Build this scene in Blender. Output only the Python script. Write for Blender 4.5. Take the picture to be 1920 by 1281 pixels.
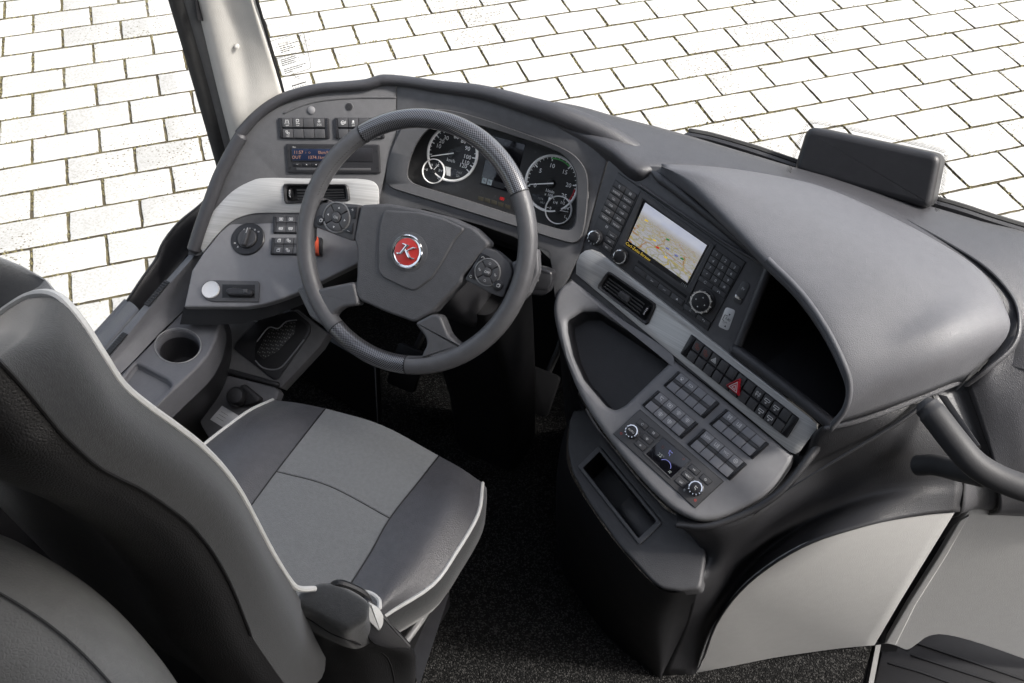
import bpy, bmesh, math, random
from mathutils import Vector, Matrix
random.seed(7)
rad = math.radians
for o in list(bpy.data.objects): bpy.data.objects.remove(o)
S = bpy.context.scene
COL = S.collection

# ---------------------------------------------------------------- camera
FPX, CX, CY = 1854.0, 960.0, 640.5            # focal length and centre in photo pixels (1920 wide)
MR = ((0.8845890508, 0.3503680832, -0.3078058114),
      (0.4661116613, -0.6421690476, 0.6085711409),
      (0.0155605394, -0.6818072460, -0.7313663575))   # rows: right, forward, up of the bus in camera axes
CAM = Vector((0, 0, 2.0))
cd = bpy.data.cameras.new('camera'); cam = bpy.data.objects.new('camera', cd); COL.objects.link(cam)
cd.sensor_width = 36; cd.lens = FPX / 1920 * 36; cd.clip_end = 300; cd.clip_start = 0.02
cam.matrix_world = Matrix(((MR[0][0], -MR[0][1], -MR[0][2], CAM.x), (MR[1][0], -MR[1][1], -MR[1][2], CAM.y),
                           (MR[2][0], -MR[2][1], -MR[2][2], CAM.z), (0, 0, 0, 1)))
S.camera = cam

# ---------------------------------------------------------------- light
SUN_AZ, SUN_EL = 75.0, 46.0                   # degrees from bus-forward (+Y) towards the right (+X)
W = bpy.data.worlds.new('World'); S.world = W; W.use_nodes = True
wn = W.node_tree; wn.nodes.clear()
wo = wn.nodes.new('ShaderNodeOutputWorld'); wb = wn.nodes.new('ShaderNodeBackground'); sk = wn.nodes.new('ShaderNodeTexSky')
sk.sky_type = 'NISHITA'; sk.sun_disc = False; sk.sun_elevation = rad(SUN_EL); sk.sun_rotation = rad(SUN_AZ)
sk.air_density = 1.0; sk.dust_density = 4.0; sk.ozone_density = 0.6
wb.inputs[1].default_value = 0.15
hs0 = wn.nodes.new('ShaderNodeHueSaturation'); hs0.inputs['Saturation'].default_value = .5      # thin white haze rather than deep blue
wn.links.new(sk.outputs[0], hs0.inputs['Color']); wn.links.new(hs0.outputs[0], wb.inputs[0]); wn.links.new(wb.outputs[0], wo.inputs[0])
ld = bpy.data.lights.new('sun', 'SUN'); ld.energy = 2.5; ld.angle = rad(7.0); ld.color = (1, .96, .9)
sun = bpy.data.objects.new('sun', ld); COL.objects.link(sun)
_a, _e = rad(SUN_AZ), rad(SUN_EL)
sdir = Vector((math.sin(_a) * math.cos(_e), math.cos(_a) * math.cos(_e), math.sin(_e)))
sun.rotation_euler = sdir.to_track_quat('Z', 'Y').to_euler()
S.view_settings.view_transform = 'Standard'; S.view_settings.look = 'None'
S.view_settings.gamma = 1; S.view_settings.use_curve_mapping = False
S.view_settings.exposure = 1.55
S.render.engine = 'CYCLES'
S.cycles.max_bounces = 5; S.cycles.transparent_max_bounces = 6

# ---------------------------------------------------------------- measuring helpers
def ray(x, y):
    v = Vector((x - CX, y - CY, FPX)).normalized()
    return Vector([sum(MR[i][k] * v[k] for k in range(3)) for i in range(3)])
def atZ(x, y, z): r = ray(x, y); return CAM + r * ((z - CAM.z) / r.z)
def atX(x, y, X): r = ray(x, y); return CAM + r * ((X - CAM.x) / r.x)
def atY(x, y, Y): r = ray(x, y); return CAM + r * ((Y - CAM.y) / r.y)
def atD(x, y, d): return CAM + ray(x, y) * d
def nrm(az, el): a, e = rad(az), rad(el); return Vector((math.sin(a) * math.cos(e), -math.cos(a) * math.cos(e), math.sin(e)))
def crop(ox, oy, s): return lambda *p: [(ox + x / s, oy + y / s) for x, y in p]
c1 = crop(340, 120, 4.571); c2 = crop(340, 380, 4.571); c3 = crop(720, 200, 4.571); c4 = crop(1060, 300, 4.002)
c5 = crop(1020, 560, 2.785); c6 = crop(1140, 680, 4.575); c7 = crop(540, 210, 2.562); c8 = crop(180, 480, 3.310)
b1 = crop(0, 500, 1.6406); b2 = crop(1180, 200, 2.135); b3 = crop(1020, 780, 2.1333); b4 = crop(260, 0, 2.785)
b6 = crop(0, 0, 2.067); b8 = crop(1480, 640, 3.559); d7 = crop(520, 1060, 5.796); d8 = crop(1600, 900, 3.3625)
d5 = crop(1270, 620, 5.338)

class PL:                                       # a flat working plane of the cockpit
    def __init__(s, p, n):
        s.p, s.n = Vector(p), Vector(n).normalized()
        s.u = Vector((0, 0, 1)).cross(s.n)
        if s.u.length < 1e-4: s.u = Vector((1, 0, 0))
        s.u.normalize(); s.v = s.n.cross(s.u)
    def at(s, x, y, off=0):
        r = ray(x, y); return CAM + r * ((s.p + s.n * off - CAM).dot(s.n) / r.dot(s.n))
    def loc(s, x, y, off=0): d = s.at(x, y, off) - s.p; return (d.dot(s.u), d.dot(s.v))
    def w(s, q, off=0): return s.p + s.u * q[0] + s.v * q[1] + s.n * off
    def L(s, pts, off=0): return [s.loc(x, y, off) for x, y in pts]
def plane3(a, b, c):
    n = (b - a).cross(c - a).normalized()
    if n.dot(CAM - a) < 0: n = -n
    return PL(a, n)
class Q:                                        # a rectangular field on a plane (TL, TR, BR, BL in photo pixels)
    def __init__(s, pl, q, off=0):
        s.pl, s.off = pl, off; s.c = pl.L(q, off)
        a, b, c, d = [Vector(p) for p in s.c]
        s.r = ((b - a) + (c - d)).normalized(); s.wd = ((b - a).length + (c - d).length) / 2; s.ht = ((d - a).length + (c - b).length) / 2
    def at(s, x, t):
        a, b, c, d = s.c
        return tuple((a[i] * (1 - x) + b[i] * x) * (1 - t) + (d[i] * (1 - x) + c[i] * x) * t for i in (0, 1))
    def cell(s, s0, s1, t0, t1): return [s.at(s0, t0), s.at(s1, t0), s.at(s1, t1), s.at(s0, t1)]

def cat(pts, k, closed=False):                  # Catmull-Rom through points
    n = len(pts); out = []; vec = [Vector(p) for p in pts]
    segs = n if closed else n - 1
    for i in range(segs):
        if closed: p0, p1, p2, p3 = vec[i - 1], vec[i], vec[(i + 1) % n], vec[(i + 2) % n]
        else:
            p1, p2 = vec[i], vec[i + 1]; p0 = vec[i - 1] if i else p1 * 2 - p2; p3 = vec[i + 2] if i + 2 < n else p2 * 2 - p1
        for j in range(k):
            t = j / k
            out.append(.5 * (2 * p1 + (p2 - p0) * t + (2 * p0 - 5 * p1 + 4 * p2 - p3) * t * t + (3 * p1 - p0 - 3 * p2 + p3) * t ** 3))
    if not closed: out.append(vec[-1])
    return out
def area(p): return sum(p[i - 1][0] * p[i][1] - p[i][0] * p[i - 1][1] for i in range(len(p))) / 2
def ccw(p): return list(p) if area(p) > 0 else list(reversed(p))
def fillet(p, r, k=4):
    out = []; n = len(p)
    for i in range(n):
        a, b, c = Vector(p[i - 1][:2]), Vector(p[i][:2]), Vector(p[(i + 1) % n][:2])
        d1, d2 = a - b, c - b
        rr = min(r, d1.length * .45, d2.length * .45)
        s, e = b + d1.normalized() * rr, b + d2.normalized() * rr
        for j in range(k + 1):
            t = j / k; out.append(tuple((1 - t) ** 2 * s + 2 * t * (1 - t) * b + t * t * e))
    return out
def inset(p, d):                                # p counter-clockwise; d > 0 shrinks
    n = len(p); out = []
    for i in range(n):
        a, b, c = Vector(p[i - 1][:2]), Vector(p[i][:2]), Vector(p[(i + 1) % n][:2])
        e1, e2 = (b - a), (c - b)
        if e1.length < 1e-9: e1 = e2
        if e2.length < 1e-9: e2 = e1
        e1 = e1.normalized(); e2 = e2.normalized()
        n1, n2 = Vector((-e1.y, e1.x)), Vector((-e2.y, e2.x)); m = n1 + n2
        if m.length < 1e-6: m = n1
        m.normalize(); k = max(.5, m.dot(n1))
        q = b + m * (d / k); out.append((q.x, q.y))
    return out
def resample(p, N, start=None):                 # closed polygon to N points by arc length
    p = [Vector(q) for q in p]; n = len(p)
    ls = [(p[(i + 1) % n] - p[i]).length for i in range(n)]; T = sum(ls); out = []; i = 0; acc = 0
    for j in range(N):
        t = T * j / N
        while acc + ls[i] < t and i < n - 1: acc += ls[i]; i += 1
        out.append(p[i].lerp(p[(i + 1) % n], (t - acc) / max(ls[i], 1e-9)))
    return out

# ---------------------------------------------------------------- mesh builder
WL = {}
def put(o, parent, at=Vector((0, 0, 0))):
    COL.objects.link(o); WL[o] = Vector(at)
    if parent is not None: o.parent = parent; o.location = Vector(at) - WL[parent]
    else: o.location = at
    return o
class MB:
    def __init__(s): s.v = []; s.f = []; s.m = []; s.uv = {}
    def add(s, pts): k = len(s.v); s.v += [tuple(p) for p in pts]; return list(range(k, k + len(pts)))
    def face(s, ids, m=0, uv=None):
        if uv: s.uv[len(s.f)] = uv
        s.f.append(list(ids)); s.m.append(m)
    def poly(s, pts, m=0): s.face(s.add(pts), m)
    def rings(s, rs, m=0, cap0=False, cap1=True, closed=True):
        ids = [s.add(r) for r in rs]; n = len(rs[0])
        for a, b in zip(ids, ids[1:]):
            for i in range(n if closed else n - 1):
                j = (i + 1) % n; s.face((a[i], a[j], b[j], b[i]), m)
        if cap0: s.face(list(reversed(ids[0])), m)
        if cap1: s.face(ids[-1], m)
        return ids
    def slab(s, pl, loc, bot, top, bev=.0012, m=0, cap0=False, k=2):
        loc = ccw(loc); rs = [[pl.w(q, bot) for q in loc]]
        if bev > 0:
            for j in range(k + 1):
                a = j / k * math.pi / 2
                rs.append([pl.w(q, top - bev * (1 - math.sin(a))) for q in inset(loc, bev * (1 - math.cos(a)))])
        else: rs.append([pl.w(q, top) for q in loc])
        s.rings(rs, m, cap0, True)
    def grid(s, rows, m=0, closed=False):
        ids = [s.add(r) for r in rows]; R, C = len(rows), len(rows[0])
        for i in range(R - 1):
            for j in range(C if closed else C - 1):
                k = (j + 1) % C
                s.face((ids[i][j], ids[i][k], ids[i + 1][k], ids[i + 1][j]), m,
                       [(j / (C - 1), i / (R - 1)), ((j + 1) / (C - 1), i / (R - 1)), ((j + 1) / (C - 1), (i + 1) / (R - 1)), (j / (C - 1), (i + 1) / (R - 1))])
    def lathe(s, o, ax, prof, seg=24, m=0, cap=True):
        ax = Vector(ax).normalized(); t = ax.orthogonal().normalized(); b = ax.cross(t)
        rs = [[Vector(o) + ax * h + (t * math.cos(2 * math.pi * i / seg) + b * math.sin(2 * math.pi * i / seg)) * r for i in range(seg)] for r, h in prof]
        s.rings(rs, m, False, cap)
    def tube(s, pts, r, seg=10, m=0, caps=True, ell=1.0, up=None):
        pts = [Vector(p) for p in pts]; n = len(pts); rr = r if isinstance(r, (list, tuple)) else [r] * n
        rs = []; prev = None
        for i in range(n):
            t = (pts[min(i + 1, n - 1)] - pts[max(i - 1, 0)]).normalized()
            if up is not None: a = Vector(up); a = (a - t * a.dot(t)).normalized()
            elif prev is None: a = t.orthogonal().normalized()
            else: a = (prev - t * prev.dot(t)).normalized()
            prev = a; b = t.cross(a)
            rs.append([pts[i] + a * math.cos(2 * math.pi * k / seg) * rr[i] * ell + b * math.sin(2 * math.pi * k / seg) * rr[i] for k in range(seg)])
        if caps:
            e0 = (pts[0] - pts[1]).normalized() * rr[0] * .5; e1 = (pts[-1] - pts[-2]).normalized() * rr[-1] * .5
            rs = [[pts[0].lerp(q, .55) + e0 for q in rs[0]]] + rs + [[pts[-1].lerp(q, .55) + e1 for q in rs[-1]]]
        s.rings(rs, m, caps, caps)
    def stroke(s, pl, pts, wd, off, m=1, closed=False):   # flat printed line
        n = len(pts)
        for i in range(n if closed else n - 1):
            a, b = Vector(pts[i][:2]), Vector(pts[(i + 1) % n][:2]); d = b - a
            if d.length < 1e-7: continue
            d.normalize(); e = Vector((-d.y, d.x)) * wd / 2; a2, b2 = a - d * wd * .3, b + d * wd * .3
            s.poly([pl.w(q, off) for q in (a2 - e, b2 - e, b2 + e, a2 + e)], m)
    def icon(s, pl, c, r, sz, name, off, m=1, wd=None):
        r = Vector(r[:2]).normalized(); up = Vector((-r.y, r.x)); c = Vector(c[:2]); wd = wd or sz * .2
        for st in ICON[name]:
            fill = st[0] == 'F'; pts = [c + r * x * sz + up * y * sz for x, y in (st[1:] if fill else st)]
            if fill: s.poly([pl.w(q, off) for q in ccw([tuple(p) for p in pts])], m)
            else: s.stroke(pl, pts, wd, off, m)
    def text(s, pl, c, r, h, txt, off, m=1, sx=1.0):
        vs, fs, bw, bh = glyphs(txt); r = Vector(r[:2]).normalized(); up = Vector((-r.y, r.x)); c = Vector(c[:2]); k = h / .7
        ids = s.add([pl.w(c + r * ((x - bw / 2) * k * sx) + up * ((y - .35) * k), off) for x, y in vs])
        for f in fs: s.face([ids[i] for i in f], m)
    def build(s, name, mats, parent=None, ang=40, smooth=True, recalc=False, mods=()):
        me = bpy.data.meshes.new(name); n = len(s.v)
        xs = [[v[i] for v in s.v] for i in range(3)]
        c = Vector([(min(x) + max(x)) / 2 for x in xs])
        me.from_pydata([(v[0] - c.x, v[1] - c.y, v[2] - c.z) for v in s.v], [], s.f)
        for mt in (mats if isinstance(mats, (list, tuple)) else [mats]): me.materials.append(mt)
        me.polygons.foreach_set('material_index', s.m)
        if s.uv:
            ul = me.uv_layers.new(name='UVMap')
            for pi, uv in s.uv.items():
                for li, q in zip(me.polygons[pi].loop_indices, uv): ul.data[li].uv = q
        if recalc:
            bm = bmesh.new(); bm.from_mesh(me); bmesh.ops.remove_doubles(bm, verts=bm.verts, dist=1e-6)
            bmesh.ops.recalc_face_normals(bm, faces=bm.faces); bm.to_mesh(me); bm.free()
        if smooth:
            me.polygons.foreach_set('use_smooth', [True] * len(me.polygons)); me.set_sharp_from_angle(angle=rad(ang))
        me.update()
        o = bpy.data.objects.new(name, me); put(o, parent, c)
        for mt, kw in mods:
            md = o.modifiers.new(mt.lower(), mt)
            for k2, v2 in kw.items(): setattr(md, k2, v2)
        return o
_gl = {}
def glyphs(t):
    if t not in _gl:
        cu = bpy.data.curves.new('t', 'FONT'); cu.body = t; cu.resolution_u = 2
        ob = bpy.data.objects.new('t', cu); me = bpy.data.meshes.new_from_object(ob)
        vs = [(v.co.x, v.co.y) for v in me.vertices]; fs = [list(p.vertices) for p in me.polygons]
        _gl[t] = (vs, fs, max([v[0] for v in vs] or [0]), .7)
        bpy.data.objects.remove(ob); bpy.data.curves.remove(cu); bpy.data.meshes.remove(me)
    return _gl[t]
def arc(cx, cy, r, a0, a1, n=10): return [(cx + r * math.cos(rad(a0 + (a1 - a0) * i / n)), cy + r * math.sin(rad(a0 + (a1 - a0) * i / n))) for i in range(n + 1)]
RECT = lambda x0, y0, x1, y1: [(x0, y0), (x1, y0), (x1, y1), (x0, y1), (x0, y0)]
ICON = {
 'lane': [[(-.9, -.9), (-.4, .9)], [(.9, -.9), (.4, .9)], [(0, -.7), (0, -.2)], [(0, .2), (0, .6)]],
 'brake': [RECT(-.6, 0, .5, 1), [(-.3, -.5), (.9, -.8)], [(-.6, -.4), (-.5, -.9)]],
 'light': [arc(0, .4, .45, 0, 360), [(-.8, -.2), (.8, -.2)], [(-.6, -.6), (.6, -.6)]],
 'wheel': [arc(0, 0, .7, 0, 360), [(-.7, 0), (.7, 0)], [(0, 0), (0, -.7)], [(1.1, .6), (1.1, -.3)]],
 'lamp': [['F', (-.5, -.4), (.5, -.4), (.3, .7), (-.3, .7)], [(-.7, -.7), (.7, -.7)]],
 'gear': [RECT(-.9, .1, -.1, .8), RECT(.1, -.8, .8, 0), [(-.6, -.5), (0, -.5)]],
 'bus': [RECT(-.9, -.3, .9, .6), [(-.5, -.6), (-.2, -.6)], [(.3, -.6), (.6, -.6)], [(-.9, .15), (.9, .15)]],
 'kneel': [RECT(-.9, 0, .9, .7), [(0, -.2), (0, -.9)], [(-.3, -.6), (0, -.9), (.3, -.6)]],
 'screen': [RECT(-.9, -.6, .9, .7), ['F', (-.35, -.3), (.35, -.3), (.35, .4), (-.35, .4)]],
 'door': [[(-.7, -.7), (-.7, .2), (-.2, .8), (.7, .8), (.7, -.7), (-.7, -.7)], ['F', (-.5, .1), (.5, .1), (.5, .5), (-.1, .5)]],
 'air': [[(-.9, .5), (.9, .5)], [(-.9, 0), (.9, 0)], [(-.5, -.5), (.5, -.5)], [(0, .9), (0, -.9)]],
 'tri': [[(-.9, -.7), (.9, -.7), (0, .9), (-.9, -.7)]],
 'tri2': [[(-.9, -.7), (.9, -.7), (0, .9), (-.9, -.7)], [(-.35, -.35), (.35, -.35), (0, .3), (-.35, -.35)]],
 'up': [['F', (-.8, -.5), (.8, -.5), (0, .8)]], 'down': [['F', (-.8, .5), (0, -.8), (.8, .5)]],
 'left': [['F', (.5, .8), (-.8, 0), (.5, -.8)]], 'right': [['F', (-.5, .8), (-.5, -.8), (.8, 0)]],
 'phone': [arc(0, -.4, .8, 20, 160), ['F', (-1, -.5), (-.5, -.5), (-.5, 0), (-1, 0)], ['F', (.5, -.5), (1, -.5), (1, 0), (.5, 0)]],
 'tel': [arc(0, -.2, .8, 20, 160), ['F', (-.5, -.7), (.5, -.7), (.4, 0), (-.4, 0)]],
 'pill': [RECT(-.9, -.35, .7, .35), ['F', (.7, -.2), (1, -.2), (1, .2), (.7, .2)]],
 'seat': [[(-.6, .8), (-.4, -.2), (.5, -.2), (.7, -.9)], arc(-.6, .9, .15, 0, 360, 6)],
 'window': [arc(0, 0, .8, 0, 360), [(-.8, 0), (.8, 0)], [(0, -.8), (0, .8)]],
 'cup': [[(-.8, .7), (-.8, -.6), (0, -.6), (0, .7)], [(.5, .8), (.5, -.8)], [(.8, .8), (.8, -.8)]],
 'people': [arc(-.5, .5, .3, 0, 360, 8), arc(.5, .5, .3, 0, 360, 8), [(-.9, -.2), (.9, -.2)], [(-.5, .1), (-.5, -.8)], [(.5, .1), (.5, -.8)]],
 'snow': [[(-.8, 0), (.8, 0)], [(-.4, -.7), (.4, .7)], [(.4, -.7), (-.4, .7)]],
 'loop': [arc(0, 0, .7, 30, 330)], 'fan': [['F', (0, 0), (.8, .2), (.6, .8)], ['F', (0, 0), (-.8, .6), (-.2, .8)], ['F', (0, 0), (-.6, -.8), (-.8, -.2)], ['F', (0, 0), (.2, -.8), (.8, -.6)]],
 'shield': [arc(0, -.3, .9, 25, 155), [(-.8, .1), (-.5, -.7), (.5, -.7), (.8, .1)], [(0, -.4), (0, .3)]],
 'page': [RECT(-.7, -.7, .5, .5), [(-.4, .8), (.8, .8), (.8, -.4)]],
 'back': [[(.8, -.5), (.8, .4), (-.7, .4)], [(-.3, .8), (-.8, .4), (-.3, 0)]], 'ring': [arc(0, 0, .8, 0, 360)],
 'headlamp': [arc(-.2, 0, .6, -90, 90) + [(-.2, -.6)], [(-.5, .4), (-1, .4)], [(-.5, 0), (-1, 0)], [(-.5, -.4), (-1, -.4)]],
 'plus': [[(-.8, 0), (.8, 0)], [(0, -.8), (0, .8)]], 'minus': [[(-.8, 0), (.8, 0)]],
 'park': [arc(0, 0, .55, 0, 360), arc(0, 0, .95, -45, 45), arc(0, 0, .95, 135, 225), [(-.12, -.35), (-.12, .35), (.15, .35), (.2, .1), (-.12, .05)]],
 'belt': [arc(0, .6, .3, 0, 360, 8), [(-.6, -.8), (-.5, 0), (.5, 0), (.6, -.8)], [(-.4, 0), (.4, -.8)]],
 'seat2': [arc(-.3, .6, .25, 0, 360, 8), [(-.3, .3), (-.2, -.3), (.5, -.3), (.6, -.9)], [(.2, .6), (.9, .6)]],
}
# ---------------------------------------------------------------- things
def tag(o, label, cat=None, group=None, kind=None):
    if label: o['label'] = label
    if cat: o['category'] = cat
    if group: o['group'] = group
    if kind: o['kind'] = kind
    return o
def thing(name, at, label, cat, group=None):
    e = bpy.data.objects.new(name, None); e.empty_display_size = .05; put(e, None, at); return tag(e, label, cat, group)

# ---------------------------------------------------------------- materials
def mat(name, col, rough=.5, metal=0, var=.12, vs=60, bump=0, bs=900, spec=.35, coat=0, sheen=0, kind='noise', emit=0, crough=.15, wear=0):
    m = bpy.data.materials.new(name); m.use_nodes = True; nt = m.node_tree; N = nt.nodes; Lk = nt.links
    b = N['Principled BSDF']; b.inputs['Roughness'].default_value = rough; b.inputs['Metallic'].default_value = metal
    b.inputs['Specular IOR Level'].default_value = spec; b.inputs['Coat Weight'].default_value = coat; b.inputs['Coat Roughness'].default_value = crough
    b.inputs['Sheen Weight'].default_value = sheen
    g = N.new('ShaderNodeNewGeometry')
    t = N.new('ShaderNodeTexNoise'); t.inputs['Scale'].default_value = vs; t.inputs['Detail'].default_value = 5; t.inputs['Roughness'].default_value = .65
    Lk.new(g.outputs['Position'], t.inputs['Vector'])
    r = N.new('ShaderNodeValToRGB'); r.color_ramp.elements[0].position = .3; r.color_ramp.elements[1].position = .7
    c = Vector(col); r.color_ramp.elements[0].color = (*(c * (1 - var)), 1); r.color_ramp.elements[1].color = (*(c * (1 + var)), 1)
    Lk.new(t.outputs['Fac'], r.inputs['Fac']); Lk.new(r.outputs['Color'], b.inputs['Base Color'])
    rr = N.new('ShaderNodeMapRange'); rr.inputs['To Min'].default_value = max(.03, rough - .06); rr.inputs['To Max'].default_value = min(1, rough + .08)
    t2 = N.new('ShaderNodeTexNoise'); t2.inputs['Scale'].default_value = 14; t2.inputs['Detail'].default_value = 4
    Lk.new(g.outputs['Position'], t2.inputs['Vector']); Lk.new(t2.outputs['Fac'], rr.inputs['Value']); Lk.new(rr.outputs['Result'], b.inputs['Roughness'])
    if bump:
        if kind == 'cells':
            x = N.new('ShaderNodeTexVoronoi'); x.feature = 'DISTANCE_TO_EDGE'; x.inputs['Scale'].default_value = bs; h = x.outputs['Distance']
        else:
            x = N.new('ShaderNodeTexNoise'); x.inputs['Scale'].default_value = bs; x.inputs['Detail'].default_value = 3; h = x.outputs['Fac']
        Lk.new(g.outputs['Position'], x.inputs['Vector'])
        bp = N.new('ShaderNodeBump'); bp.inputs['Strength'].default_value = bump; bp.inputs['Distance'].default_value = .0012
        Lk.new(h, bp.inputs['Height']); Lk.new(bp.outputs['Normal'], b.inputs['Normal'])
    if emit:
        b.inputs['Emission Color'].default_value = (*col, 1); b.inputs['Emission Strength'].default_value = emit
    return m
M_PANEL = mat('soft grey dash plastic', (.078, .078, .082), .5, bump=.35, bs=700, var=.1)
M_TOP = mat('grained dash top', (.034, .034, .038), .42, spec=.55, bump=.5, bs=420, kind='cells', var=.1)
M_SHELF = mat('light grey matt plastic', (.14, .14, .147), .5, bump=.2, bs=800, var=.06)
M_LID = mat('grey grained lid plastic', (.080, .081, .089), .5, spec=.4, bump=.5, bs=420, kind='cells', var=.06)
M_DARK = mat('black plastic', (.016, .016, .018), .42, bump=.25, bs=600, var=.15)
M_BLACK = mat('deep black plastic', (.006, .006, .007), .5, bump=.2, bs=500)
M_GLOSS = mat('satin black switch plastic', (.014, .014, .016), .3, bump=.05, var=.1)
M_SWITCH = mat('grey switch cap', (.15, .152, .165), .42, bump=.1, bs=900, var=.06)
M_SWLENS = mat('dark switch lens band', (.03, .03, .032), .3, var=.08)
M_SWDARK = mat('charcoal switch cap', (.052, .052, .055), .4, bump=.1, bs=900, var=.1)
M_LEATHER = mat('black leather', (.012, .012, .013), .42, bump=.5, bs=330, kind='cells', var=.12)
M_RIM = mat('smooth wheel leather', (.074, .074, .078), .32, bump=.25, bs=600, kind='cells', var=.1)
M_HUB = mat('grained hub plastic', (.068, .068, .072), .45, bump=.6, bs=380, kind='cells', var=.1)
M_SUEDE = mat('grey suede', (.125, .129, .132), .85, bump=.6, bs=600, var=.09, vs=140, sheen=.25, spec=.2)
M_SUEDE_D = mat('dark suede', (.021, .022, .023), .85, bump=.5, bs=700, var=.25, vs=200, sheen=.25, spec=.2)
M_SEATL = mat('seat leather', (.052, .052, .057), .32, bump=.55, bs=260, kind='cells', var=.12)
M_PIPE = mat('pale grey piping', (.42, .42, .41), .5, bump=.2, bs=500, var=.05)
M_CREAM = mat('warm light grey wall panel', (.32, .316, .31), .5, bump=.4, bs=420, kind='cells', var=.03)
M_PILLAR = mat('cream pillar trim', (.50, .485, .455), .55, bump=.4, bs=420, kind='cells', var=.03)
M_CHROME = mat('chrome', (.8, .8, .8), .12, 1, var=.02)
M_SILVER = mat('silver paint', (.55, .55, .55), .3, .4, var=.05)
M_WHITE = mat('white print', (.5, .5, .5), .6, var=.02)
M_DIM = mat('dim print', (.05, .05, .05), .5, var=.02)
M_RED = mat('red plastic', (.42, .012, .025), .3, coat=.4, var=.06)
M_BADGE = mat('red enamel', (.45, .035, .03), .3, coat=.3, var=.05)
M_ORANGE = mat('orange red rubber', (.42, .06, .025), .45, var=.08)
M_FACE = mat('instrument face', (.03, .03, .031), .45, var=.08)
M_DIAL = mat('dial black', (.012, .012, .012), .5, var=.08)
M_LCD = mat('lcd grey', (.02, .021, .024), .25, var=.06)
M_GLASSY = mat('unlit screen', (.006, .006, .008), .08, var=.05, spec=.6)
M_GREEN = mat('green dial mark', (.08, .42, .1), .5, var=.02)
M_REDLAMP = mat('lit red lamp', (.6, .02, .02), .5, emit=.12)
M_TELLO = mat('dim amber lamp', (.05, .045, .03), .5, var=.05)
M_LCDT = mat('lcd digits', (.32, .34, .33), .5, var=.02)
M_PALEKEY = mat('pale lcd tile', (.28, .33, .36), .4, var=.05)
M_ORTEXT = mat('orange lcd text', (.22, .12, .085), .5, emit=.05)
M_BLUELCD = mat('blue lcd', (.008, .013, .032), .25, emit=.06, var=.05)
M_YTEXT = mat('yellow screen text', (.6, .42, .05), .5, emit=.2)
M_BLUE = mat('blue screen mark', (.16, .17, .42), .5, emit=.12)
M_REDT = mat('red print', (.5, .05, .04), .5, var=.02)
M_BROWNT = mat('faint red brown print', (.2, .05, .035), .5, var=.02)
M_STICK = mat('foil sticker', (.55, .55, .55), .35, .3, var=.05)
M_PAPER = mat('pale label', (.45, .46, .48), .35, var=.05)
M_INK = mat('black ink', (.02, .02, .02), .6, var=.02)
M_GREYINK = mat('grey ink', (.10, .10, .09), .6, var=.02)
M_RUBBER = mat('rubber seal', (.03, .03, .03), .65, bump=.3, bs=300, var=.15)
M_SEAL = mat('grey window seal', (.10, .10, .10), .5, bump=.2, var=.08)
M_STEP = mat('black step plastic', (.005, .005, .006), .6, spec=.15, bump=.3, bs=500, var=.15)
M_CHALK = mat('chalky frit dots', (.02, .02, .02), .6)

def nodes(name):
    m = bpy.data.materials.new(name); m.use_nodes = True; return m, m.node_tree.nodes, m.node_tree.links, m.node_tree.nodes['Principled BSDF']
def brushed():
    m, N, L, b = nodes('brushed aluminium')
    g = N.new('ShaderNodeNewGeometry'); mp = N.new('ShaderNodeMapping'); mp.inputs['Scale'].default_value = (6, 6, 900)
    L.new(g.outputs['Position'], mp.inputs['Vector'])
    t = N.new('ShaderNodeTexNoise'); t.inputs['Scale'].default_value = 1; t.inputs['Detail'].default_value = 4; L.new(mp.outputs[0], t.inputs['Vector'])
    r = N.new('ShaderNodeValToRGB'); r.color_ramp.elements[0].color = (.34, .339, .335, 1); r.color_ramp.elements[1].color = (.49, .488, .483, 1)
    r.color_ramp.elements[0].position = .3; r.color_ramp.elements[1].position = .7
    L.new(t.outputs['Fac'], r.inputs['Fac']); L.new(r.outputs[0], b.inputs['Base Color'])
    b.inputs['Metallic'].default_value = .3; b.inputs['Roughness'].default_value = .36
    bp = N.new('ShaderNodeBump'); bp.inputs['Strength'].default_value = .12; bp.inputs['Distance'].default_value = .0005
    L.new(t.outputs['Fac'], bp.inputs['Height']); L.new(bp.outputs[0], b.inputs['Normal'])
    return m
M_ALU = brushed()
def carbon():
    m, N, L, b = nodes('carbon fibre')
    uv = N.new('ShaderNodeUVMap'); uv.uv_map = 'UVMap'
    c = N.new('ShaderNodeTexChecker'); c.inputs['Scale'].default_value = 1; c.inputs['Color1'].default_value = (.006, .006, .007, 1); c.inputs['Color2'].default_value = (.13, .13, .14, 1)
    L.new(uv.outputs[0], c.inputs['Vector']); L.new(c.outputs[0], b.inputs['Base Color'])
    b.inputs['Roughness'].default_value = .35; b.inputs['Metallic'].default_value = .4; b.inputs['Coat Weight'].default_value = 1; b.inputs['Coat Roughness'].default_value = .08
    return m
M_CARBON = carbon()
M_GRIP = mat('dark grained grip', (.03, .03, .032), .55, spec=.3, bump=.15, bs=500, var=.08)
M_FLARE = mat('dark grained console plastic', (.016, .016, .018), .42, spec=.45, bump=.5, bs=420, kind='cells', var=.1)
M_EDGE = mat('dull aluminium edge', (.2, .2, .2), .4, .5)
M_RING = mat('satin white dial ring', (.85, .85, .84), .4)
M_DIALW = mat('dial white', (.85, .85, .85), .6, var=.02)
M_SLAT = mat('vent slat plastic', (.12, .12, .122), .35)
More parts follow.
